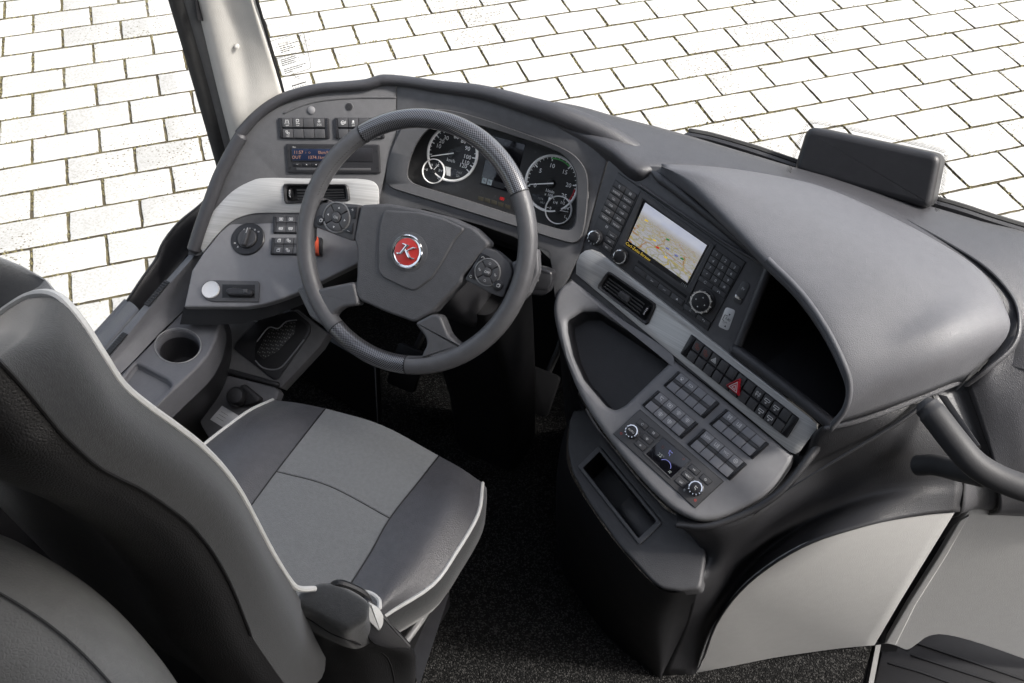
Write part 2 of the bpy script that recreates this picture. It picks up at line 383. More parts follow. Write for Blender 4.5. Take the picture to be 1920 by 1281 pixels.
def glass(name, tint=(1, 1, 1), refl=1.0):
    m, N, L, b = nodes(name); N.remove(b); out = N['Material Output']
    tr = N.new('ShaderNodeBsdfTransparent'); tr.inputs[0].default_value = (*tint, 1)
    gl = N.new('ShaderNodeBsdfGlossy'); gl.inputs['Roughness'].default_value = .03
    fr = N.new('ShaderNodeFresnel'); fr.inputs[0].default_value = 1.45
    mu = N.new('ShaderNodeMath'); mu.operation = 'MULTIPLY'; mu.inputs[1].default_value = refl
    mx = N.new('ShaderNodeMixShader'); L.new(fr.outputs[0], mu.inputs[0]); L.new(mu.outputs[0], mx.inputs[0]); L.new(tr.outputs[0], mx.inputs[1]); L.new(gl.outputs[0], mx.inputs[2])
    L.new(mx.outputs[0], out.inputs[0]); return m
M_GLASS = glass('clear window glass', (.99, .995, .99), .12)
M_LENS = glass('instrument lens', (1, 1, 1), .35)
def carpet():
    m, N, L, b = nodes('black loop carpet'); g = N.new('ShaderNodeNewGeometry')
    v = N.new('ShaderNodeTexVoronoi'); v.inputs['Scale'].default_value = 360; L.new(g.outputs['Position'], v.inputs['Vector'])
    n = N.new('ShaderNodeTexNoise'); n.inputs['Scale'].default_value = 120; n.inputs['Detail'].default_value = 3; L.new(g.outputs['Position'], n.inputs['Vector'])
    sx = N.new('ShaderNodeSeparateColor'); L.new(v.outputs['Color'], sx.inputs[0])
    r = N.new('ShaderNodeValToRGB'); e = r.color_ramp.elements; e[0].position = .6; e[0].color = (.003, .003, .003, 1); e[1].position = .98; e[1].color = (.04, .039, .038, 1)
    L.new(sx.outputs[0], r.inputs[0]); L.new(r.outputs[0], b.inputs['Base Color']); b.inputs['Roughness'].default_value = .9; b.inputs['Specular IOR Level'].default_value = .15
    bp = N.new('ShaderNodeBump'); bp.inputs['Strength'].default_value = 1; bp.inputs['Distance'].default_value = .004; bp.invert = True
    L.new(v.outputs['Distance'], bp.inputs['Height']); L.new(bp.outputs[0], b.inputs['Normal']); return m
M_CARPET = carpet()
def mesh_metal():
    m, N, L, b = nodes('perforated black steel'); g = N.new('ShaderNodeNewGeometry')
    v = N.new('ShaderNodeTexVoronoi'); v.inputs['Scale'].default_value = 210; v.inputs['Randomness'].default_value = 0; L.new(g.outputs['Position'], v.inputs['Vector'])
    r = N.new('ShaderNodeValToRGB'); e = r.color_ramp.elements; e[0].position = .28; e[0].color = (.12, .12, .12, 1); e[1].position = .36; e[1].color = (.006, .006, .006, 1)
    L.new(v.outputs['Distance'], r.inputs[0]); L.new(r.outputs[0], b.inputs['Base Color']); b.inputs['Roughness'].default_value = .4; return m
M_MESH = mesh_metal()
def stone():
    m, N, L, b = nodes('pale concrete paver'); g = N.new('ShaderNodeNewGeometry'); oi = N.new('ShaderNodeObjectInfo')
    n = N.new('ShaderNodeTexNoise'); n.inputs['Scale'].default_value = 90; n.inputs['Detail'].default_value = 6; L.new(g.outputs['Position'], n.inputs['Vector'])
    r = N.new('ShaderNodeValToRGB'); e = r.color_ramp.elements; e[0].position = .36; e[0].color = (.27, .263, .245, 1); e[1].position = .52; e[1].color = (.335, .33, .32, 1)
    L.new(n.outputs['Fac'], r.inputs[0])
    v = N.new('ShaderNodeTexVoronoi'); v.inputs['Scale'].default_value = 52; L.new(g.outputs['Position'], v.inputs['Vector'])
    n3 = N.new('ShaderNodeTexNoise'); n3.inputs['Scale'].default_value = 1.3; n3.inputs['Detail'].default_value = 3; L.new(g.outputs['Position'], n3.inputs['Vector'])
    th = N.new('ShaderNodeMapRange'); th.inputs['From Min'].default_value = .4; th.inputs['From Max'].default_value = .65; th.inputs['To Min'].default_value = .0; th.inputs['To Max'].default_value = .26; L.new(n3.outputs['Fac'], th.inputs['Value'])
    lt = N.new('ShaderNodeMath'); lt.operation = 'LESS_THAN'; L.new(v.outputs['Distance'], lt.inputs[0]); L.new(th.outputs[0], lt.inputs[1])
    mx = N.new('ShaderNodeMixRGB'); mx.inputs[2].default_value = (.13, .115, .085, 1); L.new(lt.outputs[0], mx.inputs[0]); L.new(r.outputs[0], mx.inputs[1])
    hv = N.new('ShaderNodeHueSaturation'); mr = N.new('ShaderNodeMapRange'); mr.inputs['To Min'].default_value = .9; mr.inputs['To Max'].default_value = 1.06
    L.new(oi.outputs['Random'], mr.inputs['Value']); L.new(mr.outputs[0], hv.inputs['Value']); L.new(mx.outputs[0], hv.inputs['Color'])
    L.new(hv.outputs[0], b.inputs['Base Color']); b.inputs['Roughness'].default_value = .85
    bp = N.new('ShaderNodeBump'); bp.inputs['Strength'].default_value = .3; bp.inputs['Distance'].default_value = .003; L.new(n.outputs['Fac'], bp.inputs['Height']); L.new(bp.outputs[0], b.inputs['Normal'])
    return m
M_STONE = stone()
def soil():
    m, N, L, b = nodes('joint earth with moss'); g = N.new('ShaderNodeNewGeometry')
    n = N.new('ShaderNodeTexNoise'); n.inputs['Scale'].default_value = 9; n.inputs['Detail'].default_value = 8; n.inputs['Roughness'].default_value = .75; L.new(g.outputs['Position'], n.inputs['Vector'])
    r = N.new('ShaderNodeValToRGB'); e = r.color_ramp.elements; e[0].position = .38; e[0].color = (.045, .037, .025, 1); e[1].position = .62; e[1].color = (.12, .102, .05, 1)
    x = r.color_ramp.elements.new(.5); x.color = (.05, .04, .02, 1)
    L.new(n.outputs['Fac'], r.inputs[0]); L.new(r.outputs[0], b.inputs['Base Color']); b.inputs['Roughness'].default_value = .95; return m
M_SOIL = soil()
M_MOSS = mat('dry moss', (.13, .115, .06), .95, var=.5, vs=30, spec=.1)
def mapmat():
    m, N, L, b = nodes('navigation map'); uv = N.new('ShaderNodeUVMap'); uv.uv_map = 'UVMap'
    sp = N.new('ShaderNodeSeparateXYZ'); L.new(uv.outputs[0], sp.inputs[0])
    # v: 0 at top of screen, 1 at bottom; perspective squeeze towards the horizon
    ad = N.new('ShaderNodeMath'); ad.operation = 'ADD'; ad.inputs[1].default_value = -.12; L.new(sp.outputs['Y'], ad.inputs[0])
    mxm = N.new('ShaderNodeMath'); mxm.operation = 'MAXIMUM'; mxm.inputs[1].default_value = .06; L.new(ad.outputs[0], mxm.inputs[0])
    dv = N.new('ShaderNodeMath'); dv.operation = 'DIVIDE'; dv.inputs[0].default_value = .75; L.new(mxm.outputs[0], dv.inputs[1])
    xc = N.new('ShaderNodeMath'); xc.operation = 'SUBTRACT'; xc.inputs[1].default_value = .5; L.new(sp.outputs['X'], xc.inputs[0])
    xm = N.new('ShaderNodeMath'); xm.operation = 'MULTIPLY'; L.new(xc.outputs[0], xm.inputs[0]); L.new(dv.outputs[0], xm.inputs[1])
    cb = N.new('ShaderNodeCombineXYZ'); L.new(xm.outputs[0], cb.inputs[0]); L.new(dv.outputs[0], cb.inputs[1])
    nz = N.new('ShaderNodeTexNoise'); nz.inputs['Scale'].default_value = 5; L.new(cb.outputs[0], nz.inputs['Vector'])
    wv = N.new('ShaderNodeMixRGB'); wv.blend_type = 'ADD'; wv.inputs[0].default_value = .22; L.new(cb.outputs[0], wv.inputs[1]); L.new(nz.outputs['Color'], wv.inputs[2])
    def roads(sc, w):
        v = N.new('ShaderNodeTexVoronoi'); v.feature = 'DISTANCE_TO_EDGE'; v.inputs['Scale'].default_value = sc; L.new(wv.outputs[0], v.inputs['Vector'])
        l = N.new('ShaderNodeMath'); l.operation = 'LESS_THAN'; l.inputs[1].default_value = w; L.new(v.outputs['Distance'], l.inputs[0]); return l.outputs[0]
    land = N.new('ShaderNodeMixRGB'); land.inputs[1].default_value = (.33, .33, .37, 1); land.inputs[2].default_value = (.45, .45, .49, 1); L.new(nz.outputs['Fac'], land.inputs[0])
    m1 = N.new('ShaderNodeMixRGB'); m1.inputs[2].default_value = (.27, .26, .16, 1); L.new(roads(7.5, .05), m1.inputs[0]); L.new(land.outputs[0], m1.inputs[1])
    m2 = N.new('ShaderNodeMixRGB'); m2.inputs[2].default_value = (.36, .30, .11, 1); L.new(roads(3.4, .035), m2.inputs[0]); L.new(m1.outputs[0], m2.inputs[1])
    m3 = N.new('ShaderNodeMixRGB'); m3.inputs[2].default_value = (.32, .17, .07, 1); L.new(roads(1.3, .016), m3.inputs[0]); L.new(m2.outputs[0], m3.inputs[1])
    fog = N.new('ShaderNodeMapRange'); fog.inputs['From Min'].default_value = .17; fog.inputs['From Max'].default_value = .33; fog.inputs['To Min'].default_value = 1; fog.inputs['To Max'].default_value = 0; L.new(sp.outputs['Y'], fog.inputs['Value'])
    sky = N.new('ShaderNodeTexNoise'); sky.inputs['Scale'].default_value = 4; L.new(uv.outputs[0], sky.inputs['Vector'])
    sm = N.new('ShaderNodeMixRGB'); sm.inputs[1].default_value = (.36, .40, .56, 1); sm.inputs[2].default_value = (.62, .63, .66, 1); L.new(sky.outputs['Fac'], sm.inputs[0])
    m4 = N.new('ShaderNodeMixRGB'); L.new(fog.outputs[0], m4.inputs[0]); L.new(m3.outputs[0], m4.inputs[1]); L.new(sm.outputs[0], m4.inputs[2])
    b.inputs['Base Color'].default_value = (.01, .01, .01, 1); b.inputs['Roughness'].default_value = .3
    L.new(m4.outputs[0], b.inputs['Emission Color']); b.inputs['Emission Strength'].default_value = .30; return m
M_MAP = mapmat()

# ---------------------------------------------------------------- part helpers
def part(name, pl, px, bot, top, mats, par, bev=.0012, r=0, sm=0, off=None, marks=None, k=2, cap0=False):
    """a plate whose outline is drawn on a working plane"""
    loc = pl.L(px, top if off is None else off)
    if sm: loc = [tuple(p) for p in cat(loc, sm, True)]
    elif r: loc = fillet(ccw(loc), r)
    mb = MB(); mb.slab(pl, loc, bot, top, bev, 0, cap0, k)
    if marks: marks(mb)
    return mb.build(name, mats, par, mods=[('WEIGHTED_NORMAL', {'keep_sharp': True})] if k >= 3 else ())
def plate(name, pl, px, holes, top, th, mt, par, sm=0, r=0, bev=.0015):
    """a plate with openings; outline and openings in photo pixels"""
    bm = bmesh.new(); loops = []
    for i, pg in enumerate([px] + holes):
        q = pl.L(pg, top)
        s_, r_ = (sm, r) if i == 0 else (0, .006)
        if s_: q = [tuple(p) for p in cat(q, s_, True)]
        elif r_: q = fillet(ccw(q), r_)
        loops.append(ccw(q))
    es = []
    for i, q in enumerate(loops):
        sg = 1 if i == 0 else -1; st = []; kb = 4 if bev > .004 else 2
        for a_ in range(kb + 1):
            an = math.pi / 2 * (1 - a_ / kb); st.append([bm.verts.new(pl.w(p, top - bev * (1 - math.sin(an)))) for p in inset(q, sg * bev * (1 - math.cos(an)))])
        st.append([bm.verts.new(pl.w(p, top - th)) for p in q]); vs = st[0]
        n = len(vs); es += [bm.edges.new((vs[j], vs[(j + 1) % n])) for j in range(n)]
        for A, B in zip(st, st[1:]):
            for j in range(n): bm.faces.new((A[j], A[(j + 1) % n], B[(j + 1) % n], B[j]))
    bmesh.ops.triangle_fill(bm, use_beauty=True, use_dissolve=False, edges=es)
    bmesh.ops.recalc_face_normals(bm, faces=bm.faces)
    bm.verts.index_update(); mb = MB(); mb.v = [tuple(v.co) for v in bm.verts]; mb.f = [[v.index for v in f.verts] for f in bm.faces]; mb.m = [0] * len(mb.f); bm.free()
    return mb.build(name, mt, par, ang=30), loops
def well(name, pl, loop, tops, mt, par, floor_mat=None):
    """inside of an opening: loop in plane units, tops = [(inset, height)...]"""
    mb = MB(); mb.rings([[pl.w(q, h) for q in inset(loop, d)] for d, h in tops], 0, False, floor_mat is None)
    o = mb.build(name, mt, par, ang=50)
    if floor_mat:
        m2 = MB(); d, h = tops[-1]; m2.poly([pl.w(q, h) for q in inset(loop, d)]); m2.build('tray_mat', floor_mat, o)
    return o
def loft(name, rows, k, mt, par, th=0, closed=False, ang=60, kr=None):
    rows = [cat(r, k, closed) for r in rows]
    cols = list(zip(*rows)); cols = [cat(list(c), kr or k) for c in cols]; rows = [list(r) for r in zip(*cols)]
    mb = MB(); mb.grid(rows, 0, closed)
    return mb.build(name, mt, par, ang=ang, mods=[('SOLIDIFY', {'thickness': th, 'offset': -1})] if th else ())
def ringloft(name, pl, loops, mt, par, N=96, cap=False, ang=50):
    """loops: [(px outline, offset)], resampled and bridged"""
    rs = []
    for pg, off, s_ in loops:
        q = ccw(pl.L(pg, off)); q = [tuple(p) for p in cat(q, 6, True)] if s_ else fillet(q, .006)
        cx = sum(p[0] for p in q) / len(q); cy = sum(p[1] for p in q) / len(q)
        k = min(range(len(q)), key=lambda i: abs(math.atan2(q[i][1] - cy, q[i][0] - cx) + 3.0)); q = q[k:] + q[:k]
        rs.append([pl.w(p, off) for p in resample([Vector((a[0], a[1])) for a in q], N)])
    mb = MB(); mb.rings(rs, 0, False, cap); return mb.build(name, mt, par, ang=ang)
def knob(name, pl, px, rpx, prof, mats, par, seg=28, off=0):
    c = pl.at(*px, off); r = (pl.at(px[0] + rpx, px[1], off) - c).length
    mb = MB()
    for i, (pf, m) in enumerate(prof): mb.lathe(c, pl.n, [(a * r, h) for a, h in pf], seg, m)
    return mb.build(name, mats, par, ang=35), c, r

# ================================================================ SETTING: paving, floor, bulkhead
GZ = 2.0 - 9.305 * .3
PO = Vector((-3.7658, 2.3926, GZ)); PU = Vector((.6976, .7165, 0)) * .3; PV = Vector((.7164, -.6977, 0)) * .201
mb = MB(); mb.poly([(-60, -60, GZ - .008), (60, -60, GZ - .008), (60, 60, GZ - .008), (-60, 60, GZ - .008)])
ground = tag(mb.build('ground', M_SOIL), 'earth and moss under the paving joints', kind='structure')
paving = bpy.data.objects.new('paving', None); put(paving, None, (0, 0, GZ)); paving['kind'] = 'structure'; paving['label'] = 'pale concrete block paving outside the windows'
def paver_mesh(seed):
    rn = random.Random(seed); A, B = .2885 / 2, .1895 / 2; p = []
    for (x0, y0, x1, y1, n) in ((-A, -B, A, -B, 9), (A, -B, A, B, 6), (A, B, -A, B, 9), (-A, B, -A, -B, 6)):
        for i in range(n):
            t = i / n; j = .0016 if i else .003
            p.append((x0 + (x1 - x0) * t + rn.uniform(-j, j), y0 + (y1 - y0) * t + rn.uniform(-j, j)))
    mb = MB(); pl = PL((0, 0, 0), (0, 0, 1)); pl.u = Vector((1, 0, 0)); pl.v = Vector((0, 1, 0))
    mb.rings([[(q[0], q[1], -.03) for q in p], [(q[0], q[1], -.004) for q in p], [(q[0], q[1], -.001) for q in inset(p, .001)]], 1, False, False); mb.rings([[(q[0], q[1], -.001) for q in inset(p, .001)], [(q[0], q[1], 0) for q in inset(p, .004)]])
    me = bpy.data.meshes.new('paver'); me.from_pydata(mb.v, [], mb.f); me.materials.append(M_STONE); me.materials.append(M_SOIL); me.polygons.foreach_set('material_index', mb.m)
    me.polygons.foreach_set('use_smooth', [True] * len(me.polygons)); me.set_sharp_from_angle(angle=rad(40)); return me, mb
PM = [paver_mesh(i) for i in range(8)]
def proj(P):
    d = P - CAM; c = [sum(MR[i][k] * d[i] for i in range(3)) for k in range(3)]
    return (CX + FPX * c[0] / c[2], CY + FPX * c[1] / c[2]) if c[2] > .05 else None
def inside(p, pg):
    r = False
    for i in range(len(pg)):
        (x1, y1), (x2, y2) = pg[i - 1], pg[i]
        if (y1 > p[1]) != (y2 > p[1]) and p[0] < (x2 - x1) * (p[1] - y1) / (y2 - y1) + x1: r = not r
    return r
VIEW = [[(-70, -40), (345, -40), (425, 300), (180, 660), (-70, 600)], [(470, -40), (520, 200), (710, 165), (1150, 245), (1500, 345), (1980, 475), (1980, -40)]]
rot = math.atan2(PU.y, PU.x); cnt = 0; rest = MB(); vis = []
for r in range(-26, 26):
    for i in range(-16, 26):
        u = i + (.5 if r % 2 else 0) + .5; c = PO + PU * u + PV * (r + .5)
        q = proj(c)
        if q is None or c.y < .2 and c.x > -1.5: continue
        if (c - Vector((-.5, 2, GZ))).length > 7: continue
        vis.append((any(inside(q, v) for v in VIEW), (c - CAM).length, i, r, c))
shown = sorted([x for x in vis if x[0]], key=lambda x: x[1])[:300]; key = {(x[2], x[3]) for x in shown}
for a, d, i, r, c in vis:
    rn = random.Random(i * 977 + r * 31); k = rn.randrange(8); dz = rn.uniform(-.0015, .0015); tw = rn.uniform(-.006, .006); fl = math.pi * rn.randrange(2)
    if (i, r) in key:
        o = bpy.data.objects.new('paver', PM[k][0]); put(o, paving, c + Vector((0, 0, dz))); o.rotation_euler = (rn.uniform(-.004, .004), rn.uniform(-.004, .004), rot + tw + fl)
    else:
        mtx = Matrix.Rotation(rot + tw + fl, 3, 'Z'); ids = rest.add([mtx @ Vector(v) + c for v in PM[k][1].v])
        for f, mi_ in zip(PM[k][1].f, PM[k][1].m): rest.face([ids[j] for j in f], mi_)
o = rest.build('paver_field', [M_STONE, M_SOIL], paving); o['kind'] = 'stuff'; o['label'] = 'paving blocks beyond and below the view'
moss = MB()
for a, d, i, r, c in shown:
    rn = random.Random(i * 53 + r * 7)
    for side in (0, 1):
        n = 38 if side == 0 else 25
        for j in range(n):
            t = rn.random(); s = rn.random()
            if math.sin(c.x * 3.1 + c.y * 2.3 + t * 3) * .5 + s < .42: continue
            p = (c - PU * .5 - PV * .5 + (PU if side == 0 else PV) * t)
            wdt = rn.gauss(0, .0052); p = p + (PV.normalized() if side == 0 else PU.normalized()) * wdt; p.z = GZ - .003 + rn.uniform(0, .004)
            rr = rn.uniform(.0025, .0082); ids = moss.add([p + Vector((math.cos(k * 1.257 + s) * rr * rn.uniform(.5, 1.2), math.sin(k * 1.257 + s) * rr * rn.uniform(.5, 1.2), -.004)) for k in range(5)] + [p + Vector((0, 0, rr * .7))])
            for k in range(5): moss.face((ids[k], ids[(k + 1) % 5], ids[5]))
tag(moss.build('moss', M_MOSS, smooth=False), 'dry olive moss growing in the paving joints', 'moss', kind='stuff')

def flat(name, pts, mt, label, th=.02):
    mb = MB(); mb.rings([[Vector(p) - Vector((0, 0, th)) for p in pts], [Vector(p) for p in pts]], 0, True, True)
    return tag(mb.build(name, mt), label, kind='structure')
flat('floor', [(-1.40, -1.2, 0), (.262, -1.2, 0), (.262, 1.24, 0), (.27, 1.62, 0), (-1.40, 1.62, 0)], M_CARPET, 'black loop carpet floor of the driver area')
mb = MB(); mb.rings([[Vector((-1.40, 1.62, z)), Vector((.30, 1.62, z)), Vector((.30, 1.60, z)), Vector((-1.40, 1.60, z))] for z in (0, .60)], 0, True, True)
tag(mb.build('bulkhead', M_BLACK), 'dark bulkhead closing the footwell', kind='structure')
mb = MB(); mb.rings([[Vector((-1.43, -1.2, z)), Vector((-1.40, -1.2, z)), Vector((-1.40, 1.62, z)), Vector((-1.43, 1.62, z))] for z in (-.02, .40)], 0, True, True)
tag(mb.build('side_wall', M_DARK), 'dark lower side wall beside the driver', kind='structure')

# unseen dark shell added above and behind the camera to shade the cab
mb = MB()      # added cover that shades the cab, hatch opening cut for top light
for x0, x1, y0, y1 in ((-1.36, -1.2, -1.4, 1.56), (.3, 1.5, -1.4, 1.56), (-1.2, .3, -1.4, -.1), (-1.2, .3, 1.2, 1.56)):
    mb.rings([[Vector((x0, y0, z)), Vector((x1, y0, z)), Vector((x1, y1, z)), Vector((x0, y1, z))] for z in (2.42, 2.46)], 0, True, True)
tag(mb.build('shade_roof', M_DARK), 'unseen dark cover added above the camera to shade the cab', kind='structure')
mb = MB(); mb.rings([[Vector((-1.36, -1.4, z)), Vector((1.3, -1.4, z)), Vector((1.3, -1.36, z)), Vector((-1.36, -1.36, z))] for z in (-.02, 2.42)], 0, True, True)  # added dark wall, keeps light off surfaces facing the rear
tag(mb.build('shade_wall_rear', M_DARK), 'unseen dark wall added behind the camera to block light', kind='structure')
for nm, x0, x1, y1 in (('shade_wall_left', -1.40, -1.37, .1), ('shade_wall_right', 1.5, 1.53, .1)):  # added side walls, deepen the shade on rear-facing surfaces
    mb = MB(); mb.rings([[Vector((x0, -1.36, z)), Vector((x1, -1.36, z)), Vector((x1, y1, z)), Vector((x0, y1, z))] for z in (-.02, 2.42)], 0, True, True)
    tag(mb.build(nm, M_DARK), 'unseen dark side wall added behind the camera to block side light', kind='structure')

# ================================================================ working planes of the cockpit
LP = PL(atZ(620, 290, .815), nrm(20, 38))                     # left switch panel
CLc = LP.at(740, 330); CL = PL(CLc, nrm(0, 36))               # instrument panel
NV = PL(CL.at(1120, 365), nrm(-11, 32))                       # navigation panel and long trim
_a, _b = NV.at(1075, 525), NV.at(1490, 855)
CP = plane3(_a, _b, atZ(1300, 950, .575))                     # switch lobe of the console
LS = plane3(LP.at(470, 420), LP.at(660, 415), atZ(440, 575, .615))   # sloping shelf left of the wheel

# ================================================================ WINDOWS AND PILLAR
pil = thing('windscreen_pillar', atX(430, 266, -1.3), 'cream trimmed windscreen pillar with dark seal strips at the left', 'pillar')
def strip(name, pxs, Xs, mt, par, th=.012):
    rows = []
    for r_ in pxs: rows.append([atX(x, y, X) for (x, y), X in zip(r_, Xs)])
    d = rows[0]; e = rows[1]; rows = [[a + (a - b) * .9 for a, b in zip(d, e)]] + rows
    return loft(name, rows, 4, mt, par, th=th)
strip('seal_strip', [[(325, 0), (333, 0), (346, 0)], [(368, 150), (376, 150), (388, 146)], [(405, 280), (412, 280), (421, 274)], [(424, 350), (431, 350), (440, 345)]], [-1.325, -1.315, -1.31], M_RUBBER, pil)
strip('grey_edge_trim', [[(345, 0), (360, 0), (374, 0)], [(387, 146), (399, 140), (409, 140)], [(420, 274), (432, 268), (440, 262)], [(438, 345), (450, 340), (459, 335)]], [-1.312, -1.295, -1.29], M_SEAL, pil)
strip('cream_trim', [[(373, 0), (392, 0), (430, 0), (458, 0), (479, 0)], [(408, 140), (424, 138), (458, 134), (486, 130), (516, 126)], [(439, 262), (449, 250), (470, 236), (500, 220), (538, 212)], [(458, 335), (468, 320), (490, 300), (520, 290), (556, 280)]], [-1.288, -1.262, -1.24, -1.215, -1.19], M_PILLAR, pil)
strip('black_glass_edge', [[(478, 0), (483, 0)], [(515, 126), (520, 126)], [(537, 212), (542, 212)]], [-1.188, -1.186], M_BLACK, pil, .004)
knob('screw_cover', PL(atX(444, 87, -1.232), (.75, -.62, .2)), (444, 87), 5, [([(1, 0), (.9, .003), (.4, .004), (0.02, .004)], 0)], M_PILLAR, pil)
mb = MB(); mb.rings([[atX(x, y, -1.279 + o) for x, y in ((366, 0), (376, 0), (385, 40), (371, 38))] for o in (-.02, .004)]); mb.build('blind_guide', M_DARK, pil)
# windscreen: a tall curved sheet rising just outside the far edge of the dash top
bl = [atX(541, 205, -1.187)] + [atZ(x, y, z) + Vector((0, dy, 0)) for x, y, z, dy in ((600, 150, .87, .05), (760, 140, .86, .10), (900, 152, .86, .13), (1147, 212, .85, .15), (1400, 286, .84, .15), (1745, 380, .82, .15), (1920, 432, .8, .15), (2300, 540, .78, .10))]
wind = [[p + Vector((0, -.03 * h, h)) for p in bl] for h in (-.1, .15, .4, .8, 1.3)]
for i, h in enumerate((-.1, .15, .4, .8, 1.3)):
    t = (atX(477, 0, -1.187) - bl[0]) ; wind[i][0] = bl[0] + t * (h / t.z)
wsc = tag(loft('windscreen', wind, 4, M_GLASS, None), 'clear curved windscreen above the dashboard', 'windscreen')
mb = MB(); sx = -1.368
mb.rings([[Vector((sx + o, y, z)) for y, z in ((-1.2, .5), (1.21, .5), (1.19, 2.0), (-1.2, 2.0))] for o in (-.003, .003)], 0, True, True)
tag(mb.build('side_window', M_GLASS, smooth=False), 'clear driver side window left of the pillar', 'window')
# stickers on the windscreen
SP = PL(atX(545, 100, -1.10), (.35, -.93, .12))
stk = thing('windscreen_sticker', SP.at(545, 150), 'transparent notice sheet with fine print on the windscreen corner', 'sticker')
Qs = Q(SP, [(505, 78), (569, 59), (584, 128), (524, 147)])
mb = MB(); ol = fillet(ccw(Qs.cell(0, 1, 0, 1)), .006); mb.poly([SP.w(q, 0) for q in ol]); film = mb.build('film', M_GLASS, stk)
mb = MB(); mb.stroke(SP, ol, .0008, .0004, 0, True); mb.build('border_line', M_GREYINK, stk)
mb = MB(); mb.text(SP, Qs.at(.36, .13), Qs.r, .0042, 'Achtung', .0004, 0); mb.text(SP, Qs.at(.36, .47), Qs.r, .0042, 'Anfahren am Berg', .0004, 0)
for t, s0, s1 in ((.2, .24, .78), (.26, .24, .6), (.31, .24, .68), (.36, .24, .5)) + ((.55, .18, .62), (.6, .18, .66), (.65, .18, .58), (.7, .18, .6), (.82, .2, .86), (.87, .2, .76), (.92, .2, .45)):
    n = int((s1 - s0) * 22); x = s0
    rn = random.Random(int(t * 99))
    while x < s1:
        w_ = rn.uniform(.03, .1); mb.stroke(SP, [Qs.at(x, t), Qs.at(min(x + w_, s1), t)], .0014, .0004, 1); x += w_ + .025
mb.icon(SP, Qs.at(.12, .16), Qs.r, .004, 'tri', .0004, 1, .0006); mb.build('printed_text', [M_INK, M_GREYINK], stk)
st2 = thing('glass_mark', SP.at(560, 165), 'small black maker mark etched low on the windscreen corner', 'glass mark')
mb = MB(); q0 = SP.loc(556, 145); q1 = SP.loc(556, 158)
mb.text(SP, q0, (-1, .06), .006, 'DC', .0002, 0); r_ = Vector(SP.loc(580, 152)) - Vector(SP.loc(545, 162))
for k in range(9): mb.stroke(SP, [SP.loc(548 + k * 2.9, 162 - k * .9), SP.loc(549.5 + k * 2.9, 160.5 - k * .9)], .0022, .0002, 1)
for k in range(6): mb.stroke(SP, [SP.loc(549 + k * 4.5, 166 - k * 1.3), SP.loc(551 + k * 4.5, 165 - k * 1.3)], .001, .0002, 1)
mb.build('etched_mark', [M_INK, M_GREYINK], st2)

# ================================================================ DASHBOARD
dash = thing('dashboard', LP.at(742, 400, -.05), 'wraparound grey dashboard with instrument binnacle and top roll', 'dashboard')
VQ = c1((868, 1025), (1425, 1030), (1448, 1175), (882, 1200)); VH = [(x + (591 - x) * .07, y + (362 - y) * .1) for x, y in VQ]
plate('switch_panel', LP, [(742, 158), (742, 250), (736, 275), (722, 325), (708, 380), (700, 440), (470, 440), (372, 480), (352, 478), (372, 410), (405, 320), (445, 250), (520, 185), (600, 156), (700, 150)], [VH], 0, .025, M_PANEL, dash, bev=.001)
# contour step above the switches
mb = MB(); mb.tube([LP.at(x, y, -.0012) for x, y in cat(c1((880, 425), (1000, 370), (1150, 325), (1350, 300), (1600, 290), (1838, 292)), 5)], .0032, 8, ell=.8); mb.build('contour_line', M_PANEL, dash)
OUT = c3((10, 620), (25, 480), (75, 320), (170, 140), (260, 75), (400, 25), (560, 30), (800, 90), (1150, 210), (1500, 340), (1660, 440), (1745, 580), (1752, 750), (1735, 950), (1700, 1110), (1640, 1172), (1500, 1145), (1180, 1045), (600, 865), (170, 735), (50, 690))
INN = c3((195, 570), (225, 430), (290, 290), (380, 190), (480, 140), (640, 125), (830, 160), (1120, 250), (1400, 345), (1560, 430), (1645, 560), (1660, 720), (1650, 960), (1620, 1040), (1570, 1060), (1450, 1040), (1100, 930), (700, 800), (300, 680), (215, 630))
plate('instrument_panel', CL, [(743, 158), (743, 250), (737, 275), (723, 325), (709, 380), (702, 425), (792, 392), (906, 424), (980, 450), (1010, 464), (1028, 472), (1034, 500), (1040, 560), (1066, 520), (1090, 470), (1119, 366), (1143, 281), (1093, 247), (993, 210), (893, 178), (760, 157)], [OUT], 0, .02, M_PANEL, dash)
D0 = -.042
ringloft('binnacle_bezel', CL, [(OUT, -.001, 1), (crop(0, 0, 1)(*[(x * .985 + y0 * .015, y * .985 + y1 * .015) for (x, y), (y0, y1) in zip(OUT, [(930, 310)] * len(OUT))]), .007, 1), ([(x * 1.0, y) for x, y in INN], .004, 1), ([(x * .99 + 9.3, y * .99 + 3.1) for x, y in INN], -.012, 1), ([(x * .985 + 14, y * .985 + 4.6) for x, y in INN], D0 - .003, 1)], M_PANEL, dash, 128)
cl = part('instrument_cluster', CL, [(x * 1.012 - 11, y * 1.012 - 3.7) for x, y in INN], D0 - .012, D0, M_FACE, dash, bev=.0, sm=4); cl['label'] = 'dark instrument cluster with two white ringed dials'
def cpx(r, off): a = CL.at(900, 320, off); return (CL.at(900 + r, 320, off) - a).length
